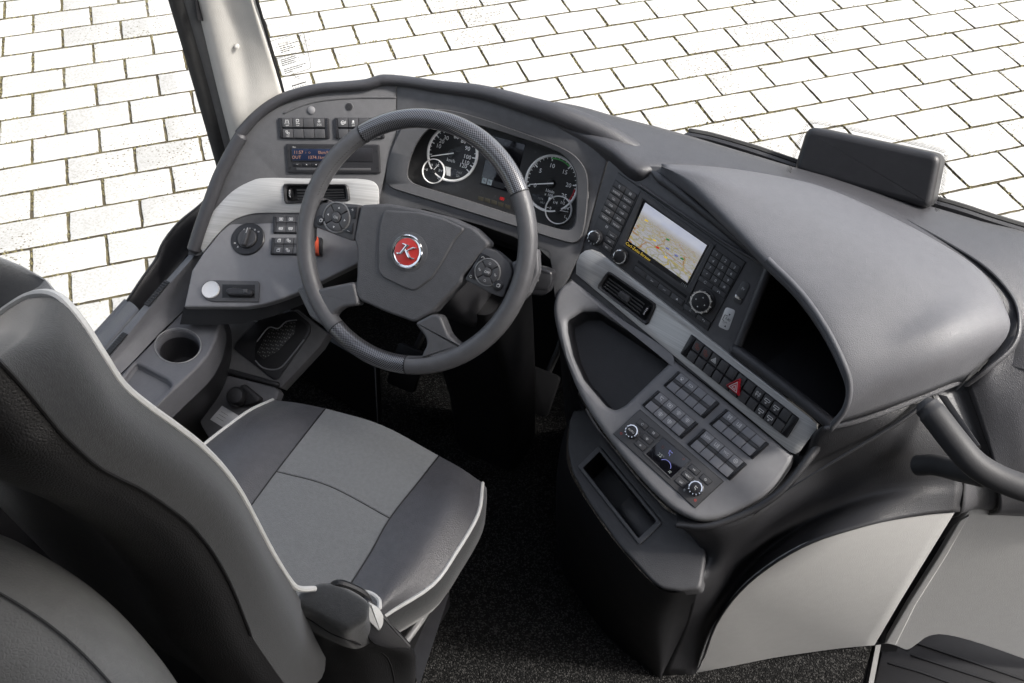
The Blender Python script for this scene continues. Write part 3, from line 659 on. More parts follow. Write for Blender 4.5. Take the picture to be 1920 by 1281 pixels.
def dial(px, rpx, name, num, sub):
    c = CL.at(*px, D0); r = cpx(rpx, D0); q0 = Vector(CL.loc(*px, D0)); rt = Vector(CL.loc(px[0] + 50, px[1] + 14, D0)) - q0; rt.normalize(); up = Vector((-rt.y, rt.x))
    z_ = .003 if sub else 0; c = c + CL.n * z_
    mb = MB(); mb.lathe(c, CL.n, [(r * 1.02, 0), (r * 1.02, .004), (r * .985, .0055), (r * .95, .005), (r * .93, .002)], 48, 0, False)
    mb.lathe(c, CL.n, [(r * .94, .0016), (.001, .0016)], 48, 1); 
    for a, txt, ln in num:
        d = rt * math.cos(rad(a)) + up * math.sin(rad(a)); mb.stroke(CL, [q0 + d * r * .93, q0 + d * r * (.93 - ln)], r * (.04 if txt else .025), D0 + .002 + z_, 2)
        if txt: mb.text(CL, q0 + d * r * (.63 if len(txt) < 3 else .6), rt, r * (.15 if not sub else .2), txt, D0 + .002 + z_, 2)
    return mb, c, r, q0, rt, up
def needle(par, c, r, q0, rt, up, a, pl=CL, hub=.14):
    d = rt * math.cos(rad(a)) + up * math.sin(rad(a)); e = Vector((-d.y, d.x)); mb = MB()
    mb.lathe(c + CL.n * .001, CL.n, [(r * hub, 0), (r * hub, .006), (r * hub * .85, .0075), (.0005, .0075)], 20, 0)
    q = [q0 - d * r * .12 - e * r * .022, q0 + d * r * .8 - e * r * .012, q0 + d * r * .8 + e * r * .012, q0 - d * r * .12 + e * r * .022]
    mb.rings([[CL.w(p, D0 + h) for p in q] for h in (.0095, .0108)], 1, True, True); mb.build('needle', [M_DIAL, M_DIALW], par)
num = [(195, '', .1), (185, '', .05), (176, '', .05), (167, '10', .1), (158, '', .05), (148, '20', .12), (138, '', .05), (128, '30', .1), (118, '', .05), (60, '80', .1), (32, '90', .1), (14, '', .05), (4, '100', .12), (-8, '', .05), (-16, '110', .1), (-30, '120', .12), (90, '60', .1)]
px = c3((590, 405))[0]; mb, c, r, q0, rt, up = dial(px, 220 / 4.571, 'speedometer', num, 0)
mb.text(CL, q0 - up * r * .24, rt, r * .12, 'km/h', D0 + .002, 2); o = mb.build('speedometer', [M_RING, M_DIAL, M_DIALW], cl); needle(cl, c, r, q0, rt, up, 201)
part('trip_display', CL, c3((570, 528), (725, 570), (690, 610), (570, 598)), D0, D0 + .003, [M_LCD, M_LCDT], cl, bev=.0003, marks=lambda m: (m.text(CL, CL.loc(*c3((650, 568))[0], D0), rt, .0042, '1157', D0 + .0035), m.text(CL, CL.loc(*c3((640, 594))[0], D0), rt, .0042, '22c', D0 + .0035)))
part('trip_frame', CL, c3((525, 512), (572, 524), (566, 598), (535, 588)), D0, D0 + .0032, M_RING, cl, bev=.0006)
px = c3((435, 555))[0]; mb, c, r, q0, rt, up = dial(px, 98 / 4.571, 'brake', [(182, '0', .15), (130, '1/4', .12), (70, '1/2', .15), (20, '3/4', .12), (-40, '1', .15)], 1)
mb.build('air_pressure_gauge', [M_RING, M_DIAL, M_DIALW], cl); needle(cl, c, r, q0, rt, up, 58, hub=.2)
num = [(200, '0', .1)] + [(200 - k * 9.4, '', .05) for k in range(1, 25)] + [(148, '5', .13), (104, '10', .13), (55, '15', .13), (10, '20', .13), (-28, '25', .13)]
px = c3((1440, 660))[0]; mb, c, r, q0, rt, up = dial(px, 218 / 4.571, 'revs', num, 0)
mb.text(CL, q0 - up * r * .27, rt, r * .11, '1/min', D0 + .002, 2); mb.text(CL, q0 - up * r * .41, rt, r * .1, 'x 100', D0 + .002, 2)
for a0, a1, m_ in ((104, 58, 3), (0, -24, 4)):
    mb.stroke(CL, [q0 + (rt * math.cos(rad(a0 + (a1 - a0) * i / 9)) + up * math.sin(rad(a0 + (a1 - a0) * i / 9))) * r * .88 for i in range(10)], r * .055, D0 + .0022, m_)
mb.build('rev_counter', [M_RING, M_DIAL, M_DIALW, M_GREEN, M_RED], cl); needle(cl, c, r, q0, rt, up, 197)
part('odometer_display', CL, c3((1270, 745), (1410, 775), (1390, 855), (1285, 830)), D0, D0 + .003, [M_LCD, M_LCDT], cl, bev=.0003, marks=lambda m: (m.text(CL, CL.loc(*c3((1345, 788))[0], D0), rt, .004, '1374', D0 + .0035), m.text(CL, CL.loc(*c3((1360, 822))[0], D0), rt, .004, '34.1', D0 + .0035)))
part('odometer_frame', CL, c3((1412, 776), (1446, 784), (1425, 820), (1394, 852)), D0, D0 + .0032, M_RING, cl, bev=.0006)
px = c3((1503, 887))[0]; mb, c, r, q0, rt, up = dial(px, 108 / 4.571, 'fuel', [(182, '0', .15), (130, '1/4', .12), (75, '1/2', .15), (28, '3/4', .12), (-30, '1', .15)], 1)
mb.build('fuel_gauge', [M_RING, M_DIAL, M_DIALW], cl); needle(cl, c, r, q0, rt, up, 5, hub=.2)
ds = part('centre_display', CL, c3((915, 245), (1210, 325), (1110, 745), (825, 662)), D0 - .002, D0 + .0012, M_GLASSY, cl, bev=.0004)
Qd = Q(CL, c3((915, 245), (1210, 325), (1110, 745), (825, 662)), D0)
for s0, s1, t0, t1 in ((.04, .17, .86, .97), (.2, .33, .86, .97), (.72, .84, .8, .92)):
    mb = MB(); mb.slab(CL, Qd.cell(s0, s1, t0, t1), D0 + .0012, D0 + .0016, .0002); mb.icon(CL, Qd.at((s0 + s1) / 2, (t0 + t1) / 2), Qd.r, .0026, 'gear', D0 + .0018, 1); mb.build('status_tile', [M_PALEKEY, M_INK], ds)
mb = MB(); mb.poly([CL.w(q, D0 + .0015) for q in Qd.cell(.36, .7, .86, .97)]); mb.build('status_bar', M_LCD, ds)
mb = MB(); mb.icon(CL, CL.loc(*c3((1013, 790))[0], D0), rt, .0045, 'park', D0 + .0006, 0, .0009); mb.build('brake_warning_lamp', M_REDLAMP, cl)
for x, y in ((828, 788), (885, 803), (943, 820), (1000, 838), (1060, 857)):
    part('warning_lamp', CL, c3((x - 22, y - 22), (x + 24, y - 10), (x + 20, y + 24), (x - 26, y + 12)), D0 - .001, D0 + .0006, M_TELLO, cl, bev=.0002)
mb = MB()
for x, y, ic in ((572, 662, 'belt'), (630, 680, 'snow'), (728, 718, 'ring'), (838, 735, 'ring'), (955, 770, 'lamp'), (1070, 805, 'headlamp'), (1300, 335, 'bus'), (1300, 390, 'right')): mb.icon(CL, CL.loc(*c3((x, y))[0], D0), rt, .004, ic, D0 + .0004, 0, .0008)
mb.build('unlit_symbols', M_DIM, cl)
mb = MB()
mb.rings([[CL.w(q, D0 + .019) for q in ccw([tuple(p) for p in cat(CL.L([(x * .992 + 7.4, y * .992 + 2.5) for x, y in INN], D0 + .018), 3, True)])]], 0, False, True); mb.build('cluster_lens', M_LENS, cl)
# top roll
RO = c1((65, 1300), (140, 1130), (250, 900), (340, 760), (472, 590)); 
roll_a = [(363, 468), (375, 430), (393, 380), (412, 330), (436, 283), (452, 256)]
mb = MB(); mb.tube([LP.at(x, y, .004) for x, y in cat(roll_a, 5)], [.0135] * 26, 14); mb.build('lower_roll', M_TOP, dash)
roll_b = c1((500, 605), (640, 450), (810, 325), (1000, 250), (1200, 208), (1400, 192), (1570, 178), (1660, 155), (1740, 137), (1920, 150)) + [(820, 162), (893, 171), (943, 183), (993, 198), (1043, 213), (1093, 233), (1140, 256), (1185, 282), (1215, 300)]
wr = [.011, .0105, .0105, .010, .010, .010, .0105, .0105, .0105, .0105, .0115, .013, .0145, .0165, .0185, .0205, .021, .019, .014]
pr = []
for i, (x, y) in enumerate(roll_b): pr.append((LP if x < 742 else CL).at(x, y, .004 if x < 1043 else .004 - .034 * (x - 1043) / 165))
mb = MB(); mb.tube(cat(pr, 5), [wr[min(i // 5, len(wr) - 1)] * (1 - (i % 5) / 5) + wr[min(i // 5 + 1, len(wr) - 1)] * (i % 5) / 5 for i in range((len(pr) - 1) * 5 + 1)], 16); mb.build('top_roll', M_TOP, dash)
# caps and speaker grille
for px, rp, pl in ((c1((1115, 397))[0], 7.2, LP), (c1((1790, 245))[0], 7.4, CL)): knob('screw_cap', pl, px, rp, [([(1, -.001), (.97, .002), (.7, .0034), (.02, .004)], 0)], M_SHELF, dash)
gr, gc, grr = knob('speaker_grille', LP, c1((1440, 367))[0], 7.5, [([(1, -.001), (1, .0008), (.9, .0012), (.02, .0012)], 0)], M_PANEL, dash)
g0 = Vector(LP.loc(*c1((1440, 367))[0]))
for k in range(-3, 4):
    h = math.sqrt(max(0, 1 - (k / 3.7) ** 2)) * grr * .85; y_ = g0.y + k * grr * .24; mb = MB()
    mb.slab(LP, [(g0.x - h, y_ - .0006), (g0.x + h, y_ - .0006), (g0.x + h, y_ + .0006), (g0.x - h, y_ + .0006)], .0010, .0016, 0); mb.build('grille_slot', M_BLACK, gr)

def bank(name, par, pl, quad, cols, icons, lens=False, capm=None, mats=None, label=None, cap=.075, base=0, hgt=.006, imat=None, skip=()):
    """a block of rocker switches: tray, two end caps and two rows of keys"""
    f = Q(pl, quad, base + hgt); capm = capm or M_SWDARK
    mb = MB(); o_ = fillet(ccw(f.cell(0, 1, 0, 1)), .0025); mb.slab(pl, o_, base - .012, base + .0016, .0006); tr = mb.build(name, M_GLOSS, par)
    if label: tr['label'] = label
    for s0, s1 in ((.006, cap), (1 - cap, .994)):
        mb = MB(); mb.slab(pl, fillet(ccw(f.cell(s0, s1, .02, .98)), .0012), base, base + hgt * .8, .0012); mb.build('end_cap', M_GLOSS, tr)
    g = .006
    for rw in (0, 1):
        t0, t1 = ((.03, .455), (.545, .97))[rw]
        if lens: t0, t1 = ((.03, .40), (.58, .97))[rw]
        for c_ in range(cols):
            if (rw, c_) in skip: continue
            s0 = cap + (1 - 2 * cap) * c_ / cols + g; s1 = cap + (1 - 2 * cap) * (c_ + 1) / cols - g
            mb = MB(); cl_ = f.cell(s0, s1, t0, t1)
            # rocker: outer edge high, middle low
            lo = pl
            mb.slab(pl, cl_, base, base + hgt, .0008)
            ic = icons.get((rw, c_))
            if ic:
                cc = f.at((s0 + s1) / 2, t0 + (t1 - t0) * .5); kk = f.ht * (t1 - t0) * .3
                for nm, dy, ms in ([(ic, 0, 1)] if isinstance(ic, str) else ic):
                    c3_ = f.at((s0 + s1) / 2, t0 + (t1 - t0) * (.5 + dy))
                    if nm.startswith('='): mb.text(pl, c3_, f.r, kk * ms, nm[1:], base + hgt + .0003)
                    else: mb.icon(pl, c3_, f.r, kk * ms, nm, base + hgt + .0003)
            mb.build('switch', [capm, (imat or {}).get((rw, c_), M_WHITE)], tr)
    if lens:
        for c_ in range(cols):
            s0 = cap + (1 - 2 * cap) * c_ / cols + g; s1 = cap + (1 - 2 * cap) * (c_ + 1) / cols - g
            mb = MB(); mb.slab(pl, f.cell(s0, s1, .41, .57), base, base + hgt * .72, .0004); mb.build('lens_band', M_SWLENS, tr)
    return tr
bank('switch_block', dash, LP, c1((825, 460), (1257, 462), (1266, 640), (838, 638)), 4, {(0, 0): [('lane', -.1, .9), ('=OFF', .32, .5)], (0, 1): [('brake', -.1, .9), ('=OFF', .32, .5)], (0, 3): [('light', -.2, .7), ('=SOS', .2, .75)], (1, 0): [('gear', -.1, .8), ('=OFF', .32, .5)]}, label='left block of eight black rocker switches above the tachograph')
bank('switch_block', dash, LP, c1((1305, 460), (1730, 460), (1737, 640), (1315, 640)), 4, {(0, 0): 'wheel', (0, 1): [('lamp', -.1, .8), ('=OFF', .3, .5)]}, label='right block of eight black rocker switches above the tachograph')
# tachograph
QT = c1((890, 683), (1692, 690), (1702, 937), (908, 935)); f = Q(LP, QT, .008)
mb = MB(); mb.slab(LP, fillet(ccw(f.cell(0, 1, 0, 1)), .003), -.01, .005, .002); mb.rings([[LP.w(q, h) for q in ccw(pg)] for pg, h in ((f.cell(.02, .98, .05, .95), .0051), (f.cell(.05, .95, .13, .86), .0052))], 0, False, True); tac = mb.build('tachograph', M_DARK, dash); tac['label'] = 'black digital tachograph with blue display'
mb = MB(); mb.slab(LP, f.cell(.055, .49, .14, .6), .005, .0068, .0006); mb.build('display_frame', M_GLOSS, tac)
mb = MB(); mb.slab(LP, f.cell(.065, .48, .17, .57), .0068, .0072, .0002); fc = Q(LP, QT, .0075)
mb.text(LP, f.at(.135, .29), f.r, .0062, '11:57', .0076); mb.icon(LP, f.at(.215, .3), f.r, .0014, 'ring', .0076); mb.icon(LP, f.at(.255, .3), f.r, .002, 'ring', .0076); mb.text(LP, f.at(.405, .29), f.r, .0062, '0km/h', .0076)
mb.text(LP, f.at(.11, .46), f.r, .0062, 'OUT', .0076); mb.text(LP, f.at(.325, .46), f.r, .0062, '1374.1km', .0076); mb.build('display', [M_BLUELCD, M_ORTEXT], tac)
mb = MB(); mb.text(LP, f.at(.09, .115), f.r, .0022, 'VDO', .0062, 0); mb.build('maker_name', M_WHITE, tac)
for k, ic in enumerate(('back', 'up', 'down', 'ring')):
    mb = MB(); mb.slab(LP, fillet(ccw(f.cell(.07 + k * .102, .155 + k * .102, .66, .76)), .001), .005, .007, .0006); mb.icon(LP, f.at(.113 + k * .102, .71), f.r, .0016, ic, .0073); mb.build('key', [M_GLOSS, M_WHITE], tac)
mb = MB(); mb.slab(LP, f.cell(.5, .93, .14, .6), .005, .0066, .0005); mb.build('card_slot', M_GLOSS, tac)
mb = MB(); mb.slab(LP, f.cell(.51, .54, .17, .3), .0066, .0072, .0003); mb.build('eject_key', M_SWDARK, tac)
mb = MB(); mb.slab(LP, f.cell(.1, .9, .82, .91), .005, .0062, .0006); mb.build('printer_flap', M_SWDARK, tac)
for s_, t_ in ((.025, .24), (.035, .82), (.97, .24), (.97, .82)):
    mb = MB(); mb.lathe(LP.w(f.at(s_, t_), .0045), LP.n, [(.0018, 0), (.0018, .001), (.0004, .0012)], 10); mb.build('screw', M_BLACK, tac)
# brushed trim left with air vent
TR = [tuple(p) for p in cat(c2((185, 432), (330, 250), (450, 150), (600, 98), (750, 88), (900, 88)), 5)] + c2((1580, 88)) + [tuple(p) for p in cat(c1((1690, 1200), (1690, 1080), (1660, 1022), (1600, 995), (1500, 984)), 4)] + [tuple(p) for p in cat(c1((1100, 983), (730, 978), (600, 1003), (430, 1098), (260, 1278), (180, 1385), (120, 1500)), 5)]
plate('brushed_trim', LP, TR, [VH], .0035, .0055, M_ALU, dash, bev=.0012)
def vent(par, pl, quad, n, wheel_s, slat=(.2, .97), label=None, base=.003, tab=None):
    f = Q(pl, quad, base + .004)
    mb = MB(); o_ = fillet(ccw(f.cell(0, 1, 0, 1)), .006); i_ = fillet(ccw(f.cell(.06, .94, .14, .86)), .003)
    N = 48; A = resample([Vector(p) for p in o_], N); B = resample([Vector(p) for p in i_], N)
    k = min(range(N), key=lambda j: (B[j] - A[0]).length); B = B[k:] + B[:k]
    mb.rings([[pl.w(p, base - .004) for p in A], [pl.w(p, base + .003) for p in A], [pl.w(p.lerp(q, .3), base + .0055) for p, q in zip(A, B)], [pl.w(p.lerp(q, .8), base + .003) for p, q in zip(A, B)], [pl.w(q, base - .018) for q in B]]); vt = mb.build('air_vent', M_DARK, par)
    if label: vt['label'] = label
    for k in range(n):
        t = .22 + (k + .5) * .6 / n; mb = MB()
        a, b = f.at(slat[0], t), f.at(slat[1] - .06, t); a2, b2 = f.at(slat[0], t + .3 / n), f.at(slat[1] - .06, t + .3 / n)
        mb.rings([[pl.w(a, base + .002), pl.w(b, base + .002), pl.w(b2, base - .001), pl.w(a2, base - .001)], [pl.w(a, base + .0002), pl.w(b, base + .0002), pl.w(b2, base - .0028), pl.w(a2, base - .0028)]], 0, True, True); mb.build('slat', M_SLAT, vt)
    c = f.at(wheel_s, .5); mb = MB(); ax = pl.u * f.r.x + pl.v * f.r.y
    mb.lathe(pl.w(c, base - .004) - ax * .0025, ax, [(.001, 0), (.0095, 0), (.0105, .001), (.0105, .004), (.0095, .005), (.001, .005)], 24)
    dn = Vector((f.r.y, -f.r.x))
    for k in range(-2, 3): q = Vector(c) + dn * k * .003; mb.slab(pl, [tuple(q + Vector(v)) for v in ((-.0012, -.0007), (.0012, -.0007), (.0012, .0007), (-.0012, .0007))], base, base + .0072 - abs(k) * .0006, 0, 1)
    mb.build('thumb_wheel', [M_GLOSS, M_WHITE], vt)
    if tab: mb = MB(); mb.slab(pl, fillet(ccw(f.cell(*tab)), .002), base - .004, base + .006, .0015); mb.build('vane_tab', M_SWDARK, vt)
    return vt
vent(dash, LP, c1((868, 1025), (1425, 1030), (1448, 1175), (882, 1200)), 4, .1, label='air vent in the left brushed trim behind the wheel')
# shelf left of the wheel
SH = c2((22, 893), (90, 580), (182, 436), (330, 252), (450, 152), (600, 97), (750, 90), (1000, 90), (1300, 110), (1560, 110), (1560, 400), (1515, 520), (1000, 772), (820, 838), (700, 872), (560, 894))
part('light_switch_shelf', LS, SH, -.016, 0, M_SHELF, dash, bev=.004, off=0, k=3, cap0=True)
rk = c2((572, 315))[0]
lsw, kc, kr = knob('light_switch', LS, rk, 145 / 4.571, [([(1, -.001), (.99, .002), (.93, .0035), (.62, .0035), (.6, .002), (.58, .002)], 0), ([(.57, .001), (.56, .007), (.5, .0085), (.02, .0085)], 1)], [M_GLOSS, M_SWDARK], dash)
k0 = Vector(LS.loc(*rk)); kd = (Vector(LS.loc(*c2((590, 240))[0])) - Vector(LS.loc(*c2((545, 385))[0]))).normalized(); ke = Vector((kd.y, -kd.x))
mb = MB(); mb.slab(LS, fillet(ccw([tuple(k0 + kd * a * kr + ke * b * kr) for a, b in ((-.52, -.15), (.55, -.12), (.55, .12), (-.52, .15))]), .003), .0085, .017, .003, 0); mb.stroke(LS, [k0 + kd * kr * .2, k0 + kd * kr * .52], .0012, .0174, 1); mb.build('knob_grip', [M_SWDARK, M_WHITE], lsw)
mb = MB()
for x, y, ic in ((585, 224, 'ring'), (630, 233, 'light'), (665, 250, 'headlamp'), (462, 347, 'headlamp'), (484, 378, 'lamp')): mb.icon(LS, LS.loc(*c2((x, y))[0], .004), LS.u.dot(LS.u) and (1, .05), .0024, ic, .0039, 0, .0006)
mb.text(LS, LS.loc(*c2((538, 230))[0], .004), (1, .05), .004, 'A', .0039, 0); mb.build('position_symbols', M_WHITE, lsw)
bank('switch_block', dash, LS, c2((782, 112), (1100, 112), (1090, 258), (780, 256)), 3, {(0, 0): 'screen', (0, 1): 'screen', (1, 0): 'bus', (1, 1): 'bus'}, lens=True, cap=.1, base=.001, label='upper small switch pair beside the light switch')
bank('switch_block', dash, LS, c2((768, 294), (1080, 294), (1065, 442), (757, 440)), 3, {(0, 0): 'door', (0, 1): 'gear', (1, 0): 'door', (1, 1): 'gear'}, lens=True, cap=.1, base=.001, label='lower small switch pair with door symbols')
ig = part('ignition_plate', LS, c2((172, 750), (185, 700), (225, 668), (290, 664), (655, 670), (668, 690), (662, 850), (280, 848), (210, 832), (178, 790)), -.002, .004, M_SWDARK, dash, bev=.0015, off=.004)
knob('start_button', LS, c2((255, 750))[0], 75 / 4.571, [([(1, 0), (1, .003), (.95, .0042), (.85, .0036), (.4, .003), (.02, .003)], 0)], M_SILVER, ig, off=.004)
part('key_slot', LS, c2((350, 700), (630, 703), (628, 818), (350, 815)), .002, .0046, M_BLACK, ig, bev=.0006, off=.0046)
# keys (lie in the shelf, not part of it)
kt = thing('ignition_key', LS.at(*c2((480, 760))[0], .004), 'black ignition key lying in the slot beside the silver start button', 'key')
part('key_body', LS, c2((375, 765), (385, 735), (440, 725), (530, 735), (600, 745), (610, 770), (590, 795), (480, 795), (400, 790)), .003, .016, M_DARK, kt, bev=.004, off=.016, k=3)
part('key_ring_eye', LS, c2((525, 738), (560, 738), (562, 772), (530, 772)), .012, .0185, M_SWDARK, kt, bev=.002, off=.0185)
rk_ = thing('red_key_tag', LS.at(*c2((1140, 380))[0]), 'orange red key tag hanging from a switch behind the wheel rim', 'key tag')
part('tag_body', LS, c2((1125, 285), (1160, 285), (1165, 430), (1130, 440), (1110, 420)), .012, .026, M_ORANGE, rk_, bev=.003, off=.026)
part('lock_housing', LS, c2((1150, 290), (1198, 295), (1195, 440), (1150, 440)), 0, .014, M_GLOSS, rk_, bev=.003, off=.014)
mb = MB(); mb.tube(cat([LS.at(*p, .02) for p in c2((1120, 440), (1112, 460), (1122, 470), (1132, 455), (1125, 438))], 4), .0012, 6); mb.build('wire_loop', M_CHROME, rk_)

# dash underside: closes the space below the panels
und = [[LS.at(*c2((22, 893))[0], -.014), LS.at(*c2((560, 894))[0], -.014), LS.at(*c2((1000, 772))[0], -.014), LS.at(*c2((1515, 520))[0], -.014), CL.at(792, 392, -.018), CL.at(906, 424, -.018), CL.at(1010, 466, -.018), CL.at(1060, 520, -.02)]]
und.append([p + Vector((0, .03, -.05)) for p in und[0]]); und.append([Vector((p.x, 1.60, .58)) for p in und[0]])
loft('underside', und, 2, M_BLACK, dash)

# ================================================================ CENTRE CONSOLE
con = thing('centre_console', atZ(1200, 1230, 0), 'dark centre console with navigation unit, switch lobe and open storage', 'console')
VQ2 = c4((318, 830), (684, 1085), (612, 1250), (232, 955)); VH2 = [(x + (1175 - x) * .07, y + (557 - y) * .07) for x, y in VQ2]
plate('navigation_panel', NV, [(1146, 281), (1121, 366), (1092, 468), (1068, 522), (1496, 856), (1530, 800), (1380, 650), (1383, 640), (1440, 500), (1444, 486), (1370, 412), (1300, 347), (1240, 312), (1200, 310)], [VH2], 0, .02, M_PANEL, con, bev=.002)
mb = MB(); mb.tube([NV.at(*p, .002) for p in cat(c4((560, 190), (900, 420), (1150, 590), (1300, 680), (1420, 750), (1490, 800), (1500, 850), (1440, 1010), (1330, 1290), (1290, 1400)), 5)], .0045, 10, ell=.6); mb.build('panel_edge_ridge', M_PANEL, con)
knob('screw_cap', NV, c4((497, 50))[0], 6.8, [([(1, -.001), (.97, .002), (.7, .0034), (.02, .004)], 0)], M_PANEL, con)
# navigation unit
nq = c4((393, 97), (1350, 768), (1065, 1281), (165, 605)); f = Q(NV, nq, .003)
mb = MB(); mb.slab(NV, inset(ccw(f.cell(0, 1, 0, 1)), -.0008), -.01, .0003, 0, 1); mb.slab(NV, f.cell(0, 1, 0, 1), -.01, .003, .001); nav = mb.build('navigation_unit', [M_SWDARK, M_BLACK], con); nav['label'] = 'navigation radio unit with lit map screen'
mb = MB(); mb.slab(NV, NV.L(c4((562, 232), (572, 230), (340, 722), (333, 722)), .0032), .002, .0033, 0); mb.slab(NV, NV.L(c4((1130, 628), (1136, 630), (884, 1132), (878, 1130)), .0032), .002, .0033, 0); mb.build('seam', M_BLACK, nav)
def pbtn(name, px, rv, dv, w_, h_, par, pl=NV, base=.003, top=.0046, m=(M_SWDARK, M_WHITE), txt=None, ic=None, th=None, cropf=c4, sm=.0005):
    c_ = cropf(px)[0]; q = []
    o_ = cropf((0, 0))[0]; R_ = cropf(rv)[0]; D_ = cropf(dv)[0]; R_ = (R_[0] - o_[0], R_[1] - o_[1]); D_ = (D_[0] - o_[0], D_[1] - o_[1])
    for a, b in ((-.5, -.5), (.5, -.5), (.5, .5), (-.5, .5)): q.append((c_[0] + R_[0] * a * w_ + D_[0] * b * h_, c_[1] + R_[1] * a * w_ + D_[1] * b * h_))
    loc = pl.L(q, top); r_ = Vector(loc[1]) - Vector(loc[0]); hh = (Vector(loc[3]) - Vector(loc[0])).length
    mb = MB(); mb.slab(pl, inset(ccw(loc), -.0009), base - .001, base + .0004, 0, 2); mb.slab(pl, loc, base, top, sm); cc = (Vector(loc[0]) + Vector(loc[2])) / 2
    if txt: mb.text(pl, cc, r_, th or hh * .34, txt, top + .0003)
    if ic: mb.icon(pl, cc, r_, th or hh * .28, ic, top + .0003)
    return mb.build(name, list(m) + [M_BLACK], par)
for col, (x, y) in enumerate(((405, 200), (487, 257))):
    for k, t in enumerate((None, 'RADIO', 'CD', 'USB', 'AUX', 'VIDEO')):
        pbtn('source_key', (x - 21.3 * k, y + 47 * k), (82, 57), (-21.5, 47), .93, .84, nav, txt=t, ic=None if t else ('seat2', 'people')[col])
for k, t in enumerate(('NAVI', 'MAP', 'MIC')): pbtn('mode_key', (350 - 20 * k, 568 + 44 * k), (68, 47), (-20, 44), .93, .82, nav, txt=t, th=.0026)
for rw in range(4):
    for cl_ in range(3): pbtn('number_key', (1135 + 67.5 * cl_ - 25 * rw, 710 + 47.5 * cl_ + 49 * rw), (67.5, 47.5), (-25, 49), .92, .86, nav, txt='123456789*0#'[rw * 3 + cl_], th=.005)
pbtn('phone_key', (1050, 918), (110, 75), (-18, 30), .92, .9, nav, ic='loop', th=.003); pbtn('phone_key', (1152, 990), (100, 70), (-18, 34), .92, .9, nav, ic='phone', th=.003)
for k, (x, y) in enumerate(((560, 843), (650, 908), (742, 975), (838, 1045))): pbtn('track_key', (x, y), (92, 66), (-22, 42), .95, .85, nav, txt=('', 'I<<', '>>I', None)[k], ic='up' if k == 3 else None, th=.0028)
pbtn('clear_key', (938, 1130), (95, 70), (-16, 38), .95, .85, nav, txt='C', th=.003); pbtn('return_key', (1035, 1205), (98, 72), (-16, 38), .95, .85, nav, ic='back', th=.003)
mb = MB(); mb.slab(NV, NV.L(c4((548, 752), (912, 1020), (905, 1040), (540, 770)), .0034), .002, .0034, .0002); mb.build('disc_slot', M_BLACK, nav)
bz = c4((565, 225), (1135, 622), (935, 985), (925, 1010), (400, 630)); SCQ = c4((600, 320), (1062, 640), (915, 922), (470, 605)); BQ = c4((582, 300), (1078, 645), (912, 960), (450, 640))
mb = MB(); A = ccw(NV.L(c4((568, 235), (1118, 640), (940, 1005), (405, 628)), .005)); B = ccw(NV.L(BQ, .0032))
mb.rings([[NV.w(q, h) for q in pg] for pg, h in ((A, .002), (A, .0058), ([tuple(Vector(a).lerp(Vector(b), .72)) for a, b in zip(A, B)], .0058), (B, .0032))], 0, False, True); sb = mb.build('screen_bezel', M_SWDARK, nav, ang=25)
mb = MB(); mb.poly([NV.w(q, .0034) for q in ccw(NV.L(BQ, .0034))]); mb.build('screen_glass', M_GLASSY, nav)
fs = Q(NV, SCQ, .0038); mb = MB(); n = 2; ids = mb.add([NV.w(p, .0038) for p in fs.cell(0, 1, 0, 1)]); mb.face(ids, 0, [(0, 0), (1, 0), (1, 1), (0, 1)])
fb = Q(NV, BQ, .004)
mb.text(NV, NV.loc(*c4((546, 686))[0], .004), fs.r, .0054, 'Carl-Zeiss-Strasse', .0042, 1); mb.text(NV, NV.loc(*c4((890, 937))[0], .004), fs.r, .004, '11:53', .0042, 2)
for s_, t_, m_ in ((.34, .62, 1), (.12, .34, 1), (.5, .42, 3), (.79, .6, 3), (.58, .8, 1), (.55, .6, 4), (.7, .62, 4), (.42, .72, 5)): q = fs.at(s_, t_); mb.slab(NV, [(q[0] - .0034, q[1] - .0014), (q[0] + .0034, q[1] - .0014), (q[0] + .0034, q[1] + .0014), (q[0] - .0034, q[1] + .0014)], .0038, .0041, 0, m_)
mb.build('map_screen', [M_MAP, M_YTEXT, M_LCDT, M_GREEN, M_BLUE, M_REDLAMP], nav, smooth=False)
def ringknob(px, rp, par, pl, big=False, txt=None, ic=None, cropf=c4, off=.003):
    h = .011 if not big else .014; px = cropf(px)[0]
    o_, c_, r_ = knob('knob', pl, px, rp, [([(1.06, 0), (1.06, h * .45), (1, h * .5), (.98, h * .9), (.93, h)], 0), ([(.94, h), (.8, h * 1.02), (.76, h * .9)], 1), ([(.76, h * .88), (.7, h * 1.05), (.5, h * 1.1), (.02, h * 1.1)], 0)], [M_GLOSS, M_CHROME], par, off=off)
    q0 = Vector(pl.loc(*px, off)); mb = MB()
    for k in range(12): a = k * math.pi / 6; d = Vector((math.cos(a), math.sin(a))); mb.stroke(pl, [q0 + d * r_ * .84, q0 + d * r_ * .97], r_ * .1, off + h * 1.03, 0)
    mb.build('knurl_marks', M_CHROME, o_)
    return o_, q0, r_, off + h * 1.1 + .0004
ringknob((232, 580), 48 / 4, nav, NV); ringknob((425, 725), 52 / 4, nav, NV)
o_, q0, r_, oo = ringknob((1037, 1062), 86 / 4, nav, NV, True)
mb = MB(); rr_ = fs.r; uu_ = Vector((-rr_.y, rr_.x))
for dx, dy, ic in ((0, .45, 'up'), (0, -.45, 'down'), (-.45, 0, 'left'), (.45, 0, 'right')): mb.icon(NV, q0 + rr_ * dx * r_ + uu_ * dy * r_, rr_, r_ * .09, ic, oo, 0)
